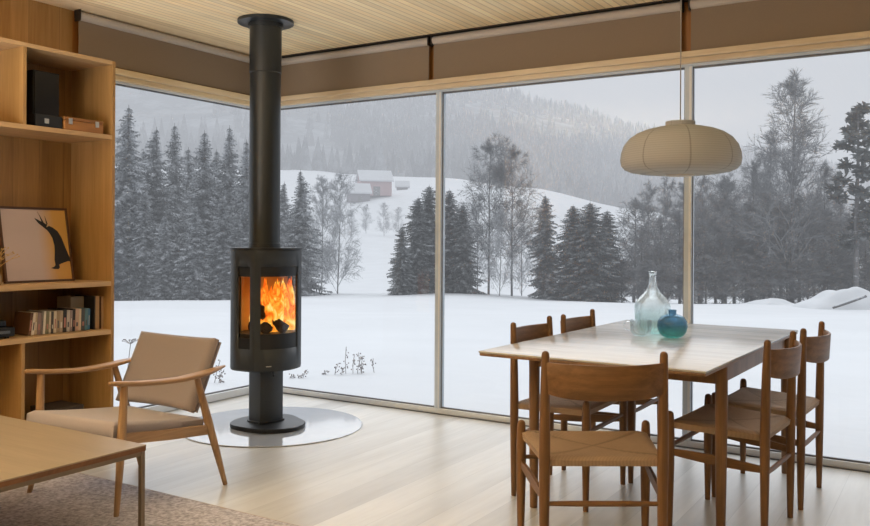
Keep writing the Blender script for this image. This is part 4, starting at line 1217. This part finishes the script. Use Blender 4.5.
for px, d, ty in ((645, 57, 262), (663, 57, 266), (684, 57, 262), (706, 57, 258), (726, 57, 260), (746, 57, 256), (768, 57, 258), (788, 57, 262), (808, 57, 262), (828, 58, 262), (622, 60, 262), (850, 58, 264), (872, 58, 262)):
    place('shrub', px, d, ty, 'bare shrub at the foot of the thicket on snow edge', 'bare shrubs at the thicket foot', w=2.0)
for px, d, ty in ((352, 150, 212), (366, 165, 206), (384, 160, 205), (398, 165, 209)):
    place('pale', px, d, ty, 'faint frosted tree on the slope below the barn', 'frosted trees below the barn', w=1.0)

# distant forest on the hill (uncountable)
mb = MB(); rf_ = random.Random(77)
for i in range(9000):
    px = rf_.uniform(-250, 1150)
    d = rf_.choice((rf_.uniform(325, 480), rf_.uniform(400, 655), rf_.uniform(610, 660)))
    x, y = cam2w(px, d)
    # snowy clearings
    if noise.noise(Vector((x * .012, y * .012, 5))) > .28 and d < 560: continue
    if px < 330 and 400 < d < 500 and rf_.random() < .75: continue
    z = terr(x, y) + 5 * noise.noise(Vector((x * .012, y * .012, 2)))
    h = rf_.uniform(7, 14); r = h * rf_.uniform(.16, .26)
    n = 5; a0 = rf_.uniform(0, 6)
    top = (x, y, z + h)
    ring = [(x + r * math.cos(a0 + k * 6.283 / n), y + r * math.sin(a0 + k * 6.283 / n), z - 1) for k in range(n)]
    for k in range(n): mb.tri(ring[k], ring[(k + 1) % n], top)
o = mb.build('forest', leafmat('far_forest', (.085, .095, .105), .20, .09, (.30, .32, .34), 1, .12), None, recalc=False)
tag(o, 'dense snowy conifer forest covering the hazy hill', 'forest', kind='stuff')

# barns on the slope
def barn(px, d, L_, W_, Hh, roof, rz, name, label, wallm, group='farm buildings on the slope'):
    x, y = cam2w(px, d); z = terr(x, y) - .4
    t = thing(name, label, 'barn', (x, y, z), rz, group)
    MB().box((-L_ / 2, -W_ / 2, 0), (L_ / 2, W_ / 2, Hh)).build('wall', wallm, t)
    mb = MB(); e = .5
    for s in (-1, 1):
        a = [(-L_ / 2 - e, s * (W_ / 2 + e), Hh - .3), (L_ / 2 + e, s * (W_ / 2 + e), Hh - .3), (L_ / 2 + e, 0, Hh + roof), (-L_ / 2 - e, 0, Hh + roof)]
        b_ = [(p[0], p[1], p[2] + .35) for p in a]
        A = [mb.bm.verts.new(p) for p in a]; B = [mb.bm.verts.new(p) for p in b_]
        mb.bridge(A, B); mb.cap(A); mb.cap(B, True)
    mb.build('roof', M['snow'], t)
    mb = MB()
    for s in (-1, 1):
        v = [mb.bm.verts.new(p) for p in ((s * L_ / 2, -W_ / 2, Hh), (s * L_ / 2, W_ / 2, Hh), (s * L_ / 2, 0, Hh + roof))]; mb.bm.faces.new(v)
    mb.build('gable', wallm, t)
    MB().box((-L_ * .1, -W_ / 2 - .06, 0), (L_ * .12, -W_ / 2, Hh * .6)).build('door', M['trunk'], t)
    return t
yaw = math.atan2(RGT.y, RGT.x)
red = principled('hazy_red_boards', srgb(176, 146, 148), .9); grey_b = principled('grey_boards', srgb(120, 116, 122), .9)  # barn red paled so the board colour carries the distance haze
barn(374, 226, 8.2, 6.5, 4.0, 2.6, yaw + .25, 'barn', 'haze-paled red barn with snowy roof on the distant slope', red)
barn(358, 218, 5.2, 4.5, 2.4, 2.2, yaw + .3, 'shed', 'small grey shed with snowy roof left of the red barn', grey_b)
barn(402, 245, 3.2, 3, 1.6, 1.4, yaw, 'cabin', 'tiny grey cabin with snowy roof right of the red barn', grey_b)

# snow bank with a fallen log
def mound(name, label, px, d, L_, W_, Hh, seed, cat='snow bank', group=None, mat=None, rot=0):
    x, y = cam2w(px, d); z = terr(x, y)
    mb = MB(); rn = random.Random(seed)
    def fn(u, v):
        a = -1 + 2 * u; b_ = -1 + 2 * v
        h = max(0, 1 - a * a) ** .8 * max(0, 1 - b_ * b_) ** .8
        return (a * L_ / 2, b_ * W_ / 2, Hh * h * (1 + .35 * noise.noise(Vector((a * 2.3 + seed, b_ * 2, 0)))) - .08)
    mb.grid(fn, 30, 16)
    o = mb.build(name, mat or M['snow'], None, smooth=True, angle=180, loc=(x, y, z)); o.rotation_euler.z = yaw + rot
    tag(o, label, cat, group)
    return o
mound('snow_bank', 'mounded snow bank with a log poking out, at the thicket edge', 846, 40, 4.6, 3, .95, 3)
mound('snow_bank', 'low soft snow mound at the foot of the tall bare tree', 772, 46, 2.6, 2.5, .35, 9)
x, y = cam2w(850, 38.2); z = terr(x, y)
t = thing('fallen_log', 'dark fallen log lying slanted against the snow bank', 'log', (x, y, z), yaw)
MB().tube([(-.75, 0, .12), (.0, 0, .38), (.75, 0, .66)], [.05, .06, .055], 8).build('bark', M['trunk'], t)
MB().box((-.7, -.05, .0), (.7, .05, .05), .02, mat=Matrix.Translation((0, 0, .42)) @ Matrix.Rotation(-.34, 4, 'Y')).build('snow_cap', M['snow'], t)

# dried plants in the near snow
M['stalk'] = principled('dried_stalk', srgb(150, 146, 146), .9)
def stalk(px, d, h, label, umbel=True, n=1, lean=0.0, seed=0):
    x, y = cam2w(px, d); z = terr(x, y) - .02
    t = thing('dried_stalk', label, 'dried plant', (x, y, z), yaw, 'dried stalks in the near snow')
    rn = random.Random(seed); st_ = MB(); hd = MB()
    for k in range(n):
        bx = rn.uniform(-.12, .12) if n > 1 else 0; hh = h * (rn.uniform(.35, 1) if k else 1)
        top = Vector((bx + lean * hh + rn.uniform(-.05, .05) * (n > 1), rn.uniform(-.05, .05), hh))
        st_.tube([(bx, 0, 0), ((bx + top.x) / 2 - .01, 0, hh * .5), top], .004, 5)
        if umbel:
            for q_ in range(14):
                a = rn.uniform(0, 6.28); rr_ = rn.uniform(.03, .11)
                e = top + Vector((math.cos(a) * rr_, math.sin(a) * rr_, .05 - rr_ * .1))
                hd.tube([top, e], .0025, 4); hd.box(e - Vector((.006,) * 3), e + Vector((.006, .006, .005)), .002)
        else:
            for q_ in range(10):
                p = Vector((bx, 0, 0)).lerp(top, rn.uniform(.25, 1)) + Vector((rn.uniform(-.03, .03), rn.uniform(-.02, .02), 0))
                hd.box(p - Vector((.006,) * 3), p + Vector((.007, .006, .008)), .002)
    st_.build('stem', M['stalk'], t); hd.build('seed_head', M['stalk'], t)
stalk(129, 8.6, .50, 'dried umbel flower stalk left of the armchair, taller one', True, 1, .02, 1)
stalk(143, 8.9, .46, 'dried umbel flower stalk left of the armchair, fainter one', True, 1, .10, 2)
stalk(352, 10.0, .34, 'clump of dried stalks in snow right of the stove, tallest', False, 4, .0, 3)
stalk(368, 10.1, .26, 'clump of dried stalks right of the tallest clump', False, 3, .0, 4)
stalk(333, 9.9, .15, 'short dried stalks in snow between stove and tallest clump', False, 3, .1, 5)
stalk(297, 9.6, .12, 'short dried stalks in snow close to the stove body', False, 3, .2, 6)
stalk(221, 9.2, .28, 'dried stalks in snow between armchair and stove', False, 3, .1, 8)

# ------------------------------------------------------------------ falling-snow haze
mb = MB()
Lsh = [(-900, -900), (-4, -900), (-4, 4), (900, 4), (900, 900), (-900, 900)]
mb.prism(Lsh, -30, 170)
mt, nt, ns, L = new('snow_haze')
out = ns.new('ShaderNodeOutputMaterial'); ab = ns.new('ShaderNodeVolumeAbsorption'); em = ns.new('ShaderNodeEmission'); ad = ns.new('ShaderNodeAddShader')
HAZE = .0028
HCOL = (.625, .65, .70)
ab.inputs['Color'].default_value = (0, 0, 0, 1); ab.inputs['Density'].default_value = HAZE
em.inputs['Color'].default_value = (*HCOL, 1); em.inputs['Strength'].default_value = HAZE
L.new(ab.outputs[0], ad.inputs[0]); L.new(em.outputs[0], ad.inputs[1]); L.new(ad.outputs[0], out.inputs['Volume'])
o = mb.build('haze', mt); tag(o, 'pale winter haze hanging over the snow and forest', 'haze', kind='stuff')

# ------------------------------------------------------------------ world and lamps
w = bpy.data.worlds.new('overcast'); scene.world = w; w.use_nodes = True
nt = w.node_tree; nt.nodes.clear(); ns = nt.nodes; L = nt.links
out = ns.new('ShaderNodeOutputWorld'); bg = ns.new('ShaderNodeBackground'); L.new(bg.outputs[0], out.inputs[0])
tc = ns.new('ShaderNodeTexCoord'); sp = ns.new('ShaderNodeSeparateXYZ'); L.new(tc.outputs['Generated'], sp.inputs[0])
cr = ns.new('ShaderNodeValToRGB'); L.new(sp.outputs[2], cr.inputs[0])
cr.color_ramp.elements[0].position = 0; cr.color_ramp.elements[0].color = (.92, .94, .97, 1)
cr.color_ramp.elements[1].position = .5; cr.color_ramp.elements[1].color = (.92, .93, .95, 1)
L.new(cr.outputs[0], bg.inputs[0]); bg.inputs[1].default_value = 1.25

def area(name, loc, target, size, energy, color=(1, 1, 1), sy=None):
    l = bpy.data.lights.new(name, 'AREA'); l.energy = energy; l.color = color; l.shape = 'RECTANGLE'; l.size = size; l.size_y = sy or size
    o = bpy.data.objects.new(name, l); COL.objects.link(o); o.location = loc
    o.rotation_euler = (Vector(target) - Vector(loc)).to_track_quat('-Z', 'Y').to_euler()
    return o
# overcast daylight: a very soft sun from beyond the glass corner
s = bpy.data.lights.new('overcast_sun', 'SUN'); s.energy = 6.0; s.angle = R(70); s.color = (.93, .96, 1)
so = bpy.data.objects.new('overcast_sun', s); COL.objects.link(so)
so.rotation_euler = (-Vector((-.40, .72, .60))).to_track_quat('-Z', 'Y').to_euler()
# fill uplights added out of view to brighten the ceiling and room
area('fill_up_left', (1.3, -5.0, 1.33), (1.3, -5.0, 2.7), 1.6, 225, (.97, .96, .98))
area('fill_up_back', (5.6, -6.9, 1.33), (5.6, -6.9, 2.7), 1.8, 65, (.97, .97, 1))
# portals
for (loc, tgt, sx, sy) in (((3.5, .12, 1.2), (3.5, -3, 1.2), 7.0, 2.3), ((-.12, -.9, 1.2), (3, -.9, 1.2), 1.75, 2.3)):
    o = area('sky_portal', loc, tgt, sx, 1, sy=sy); o.data.cycles.is_portal = True
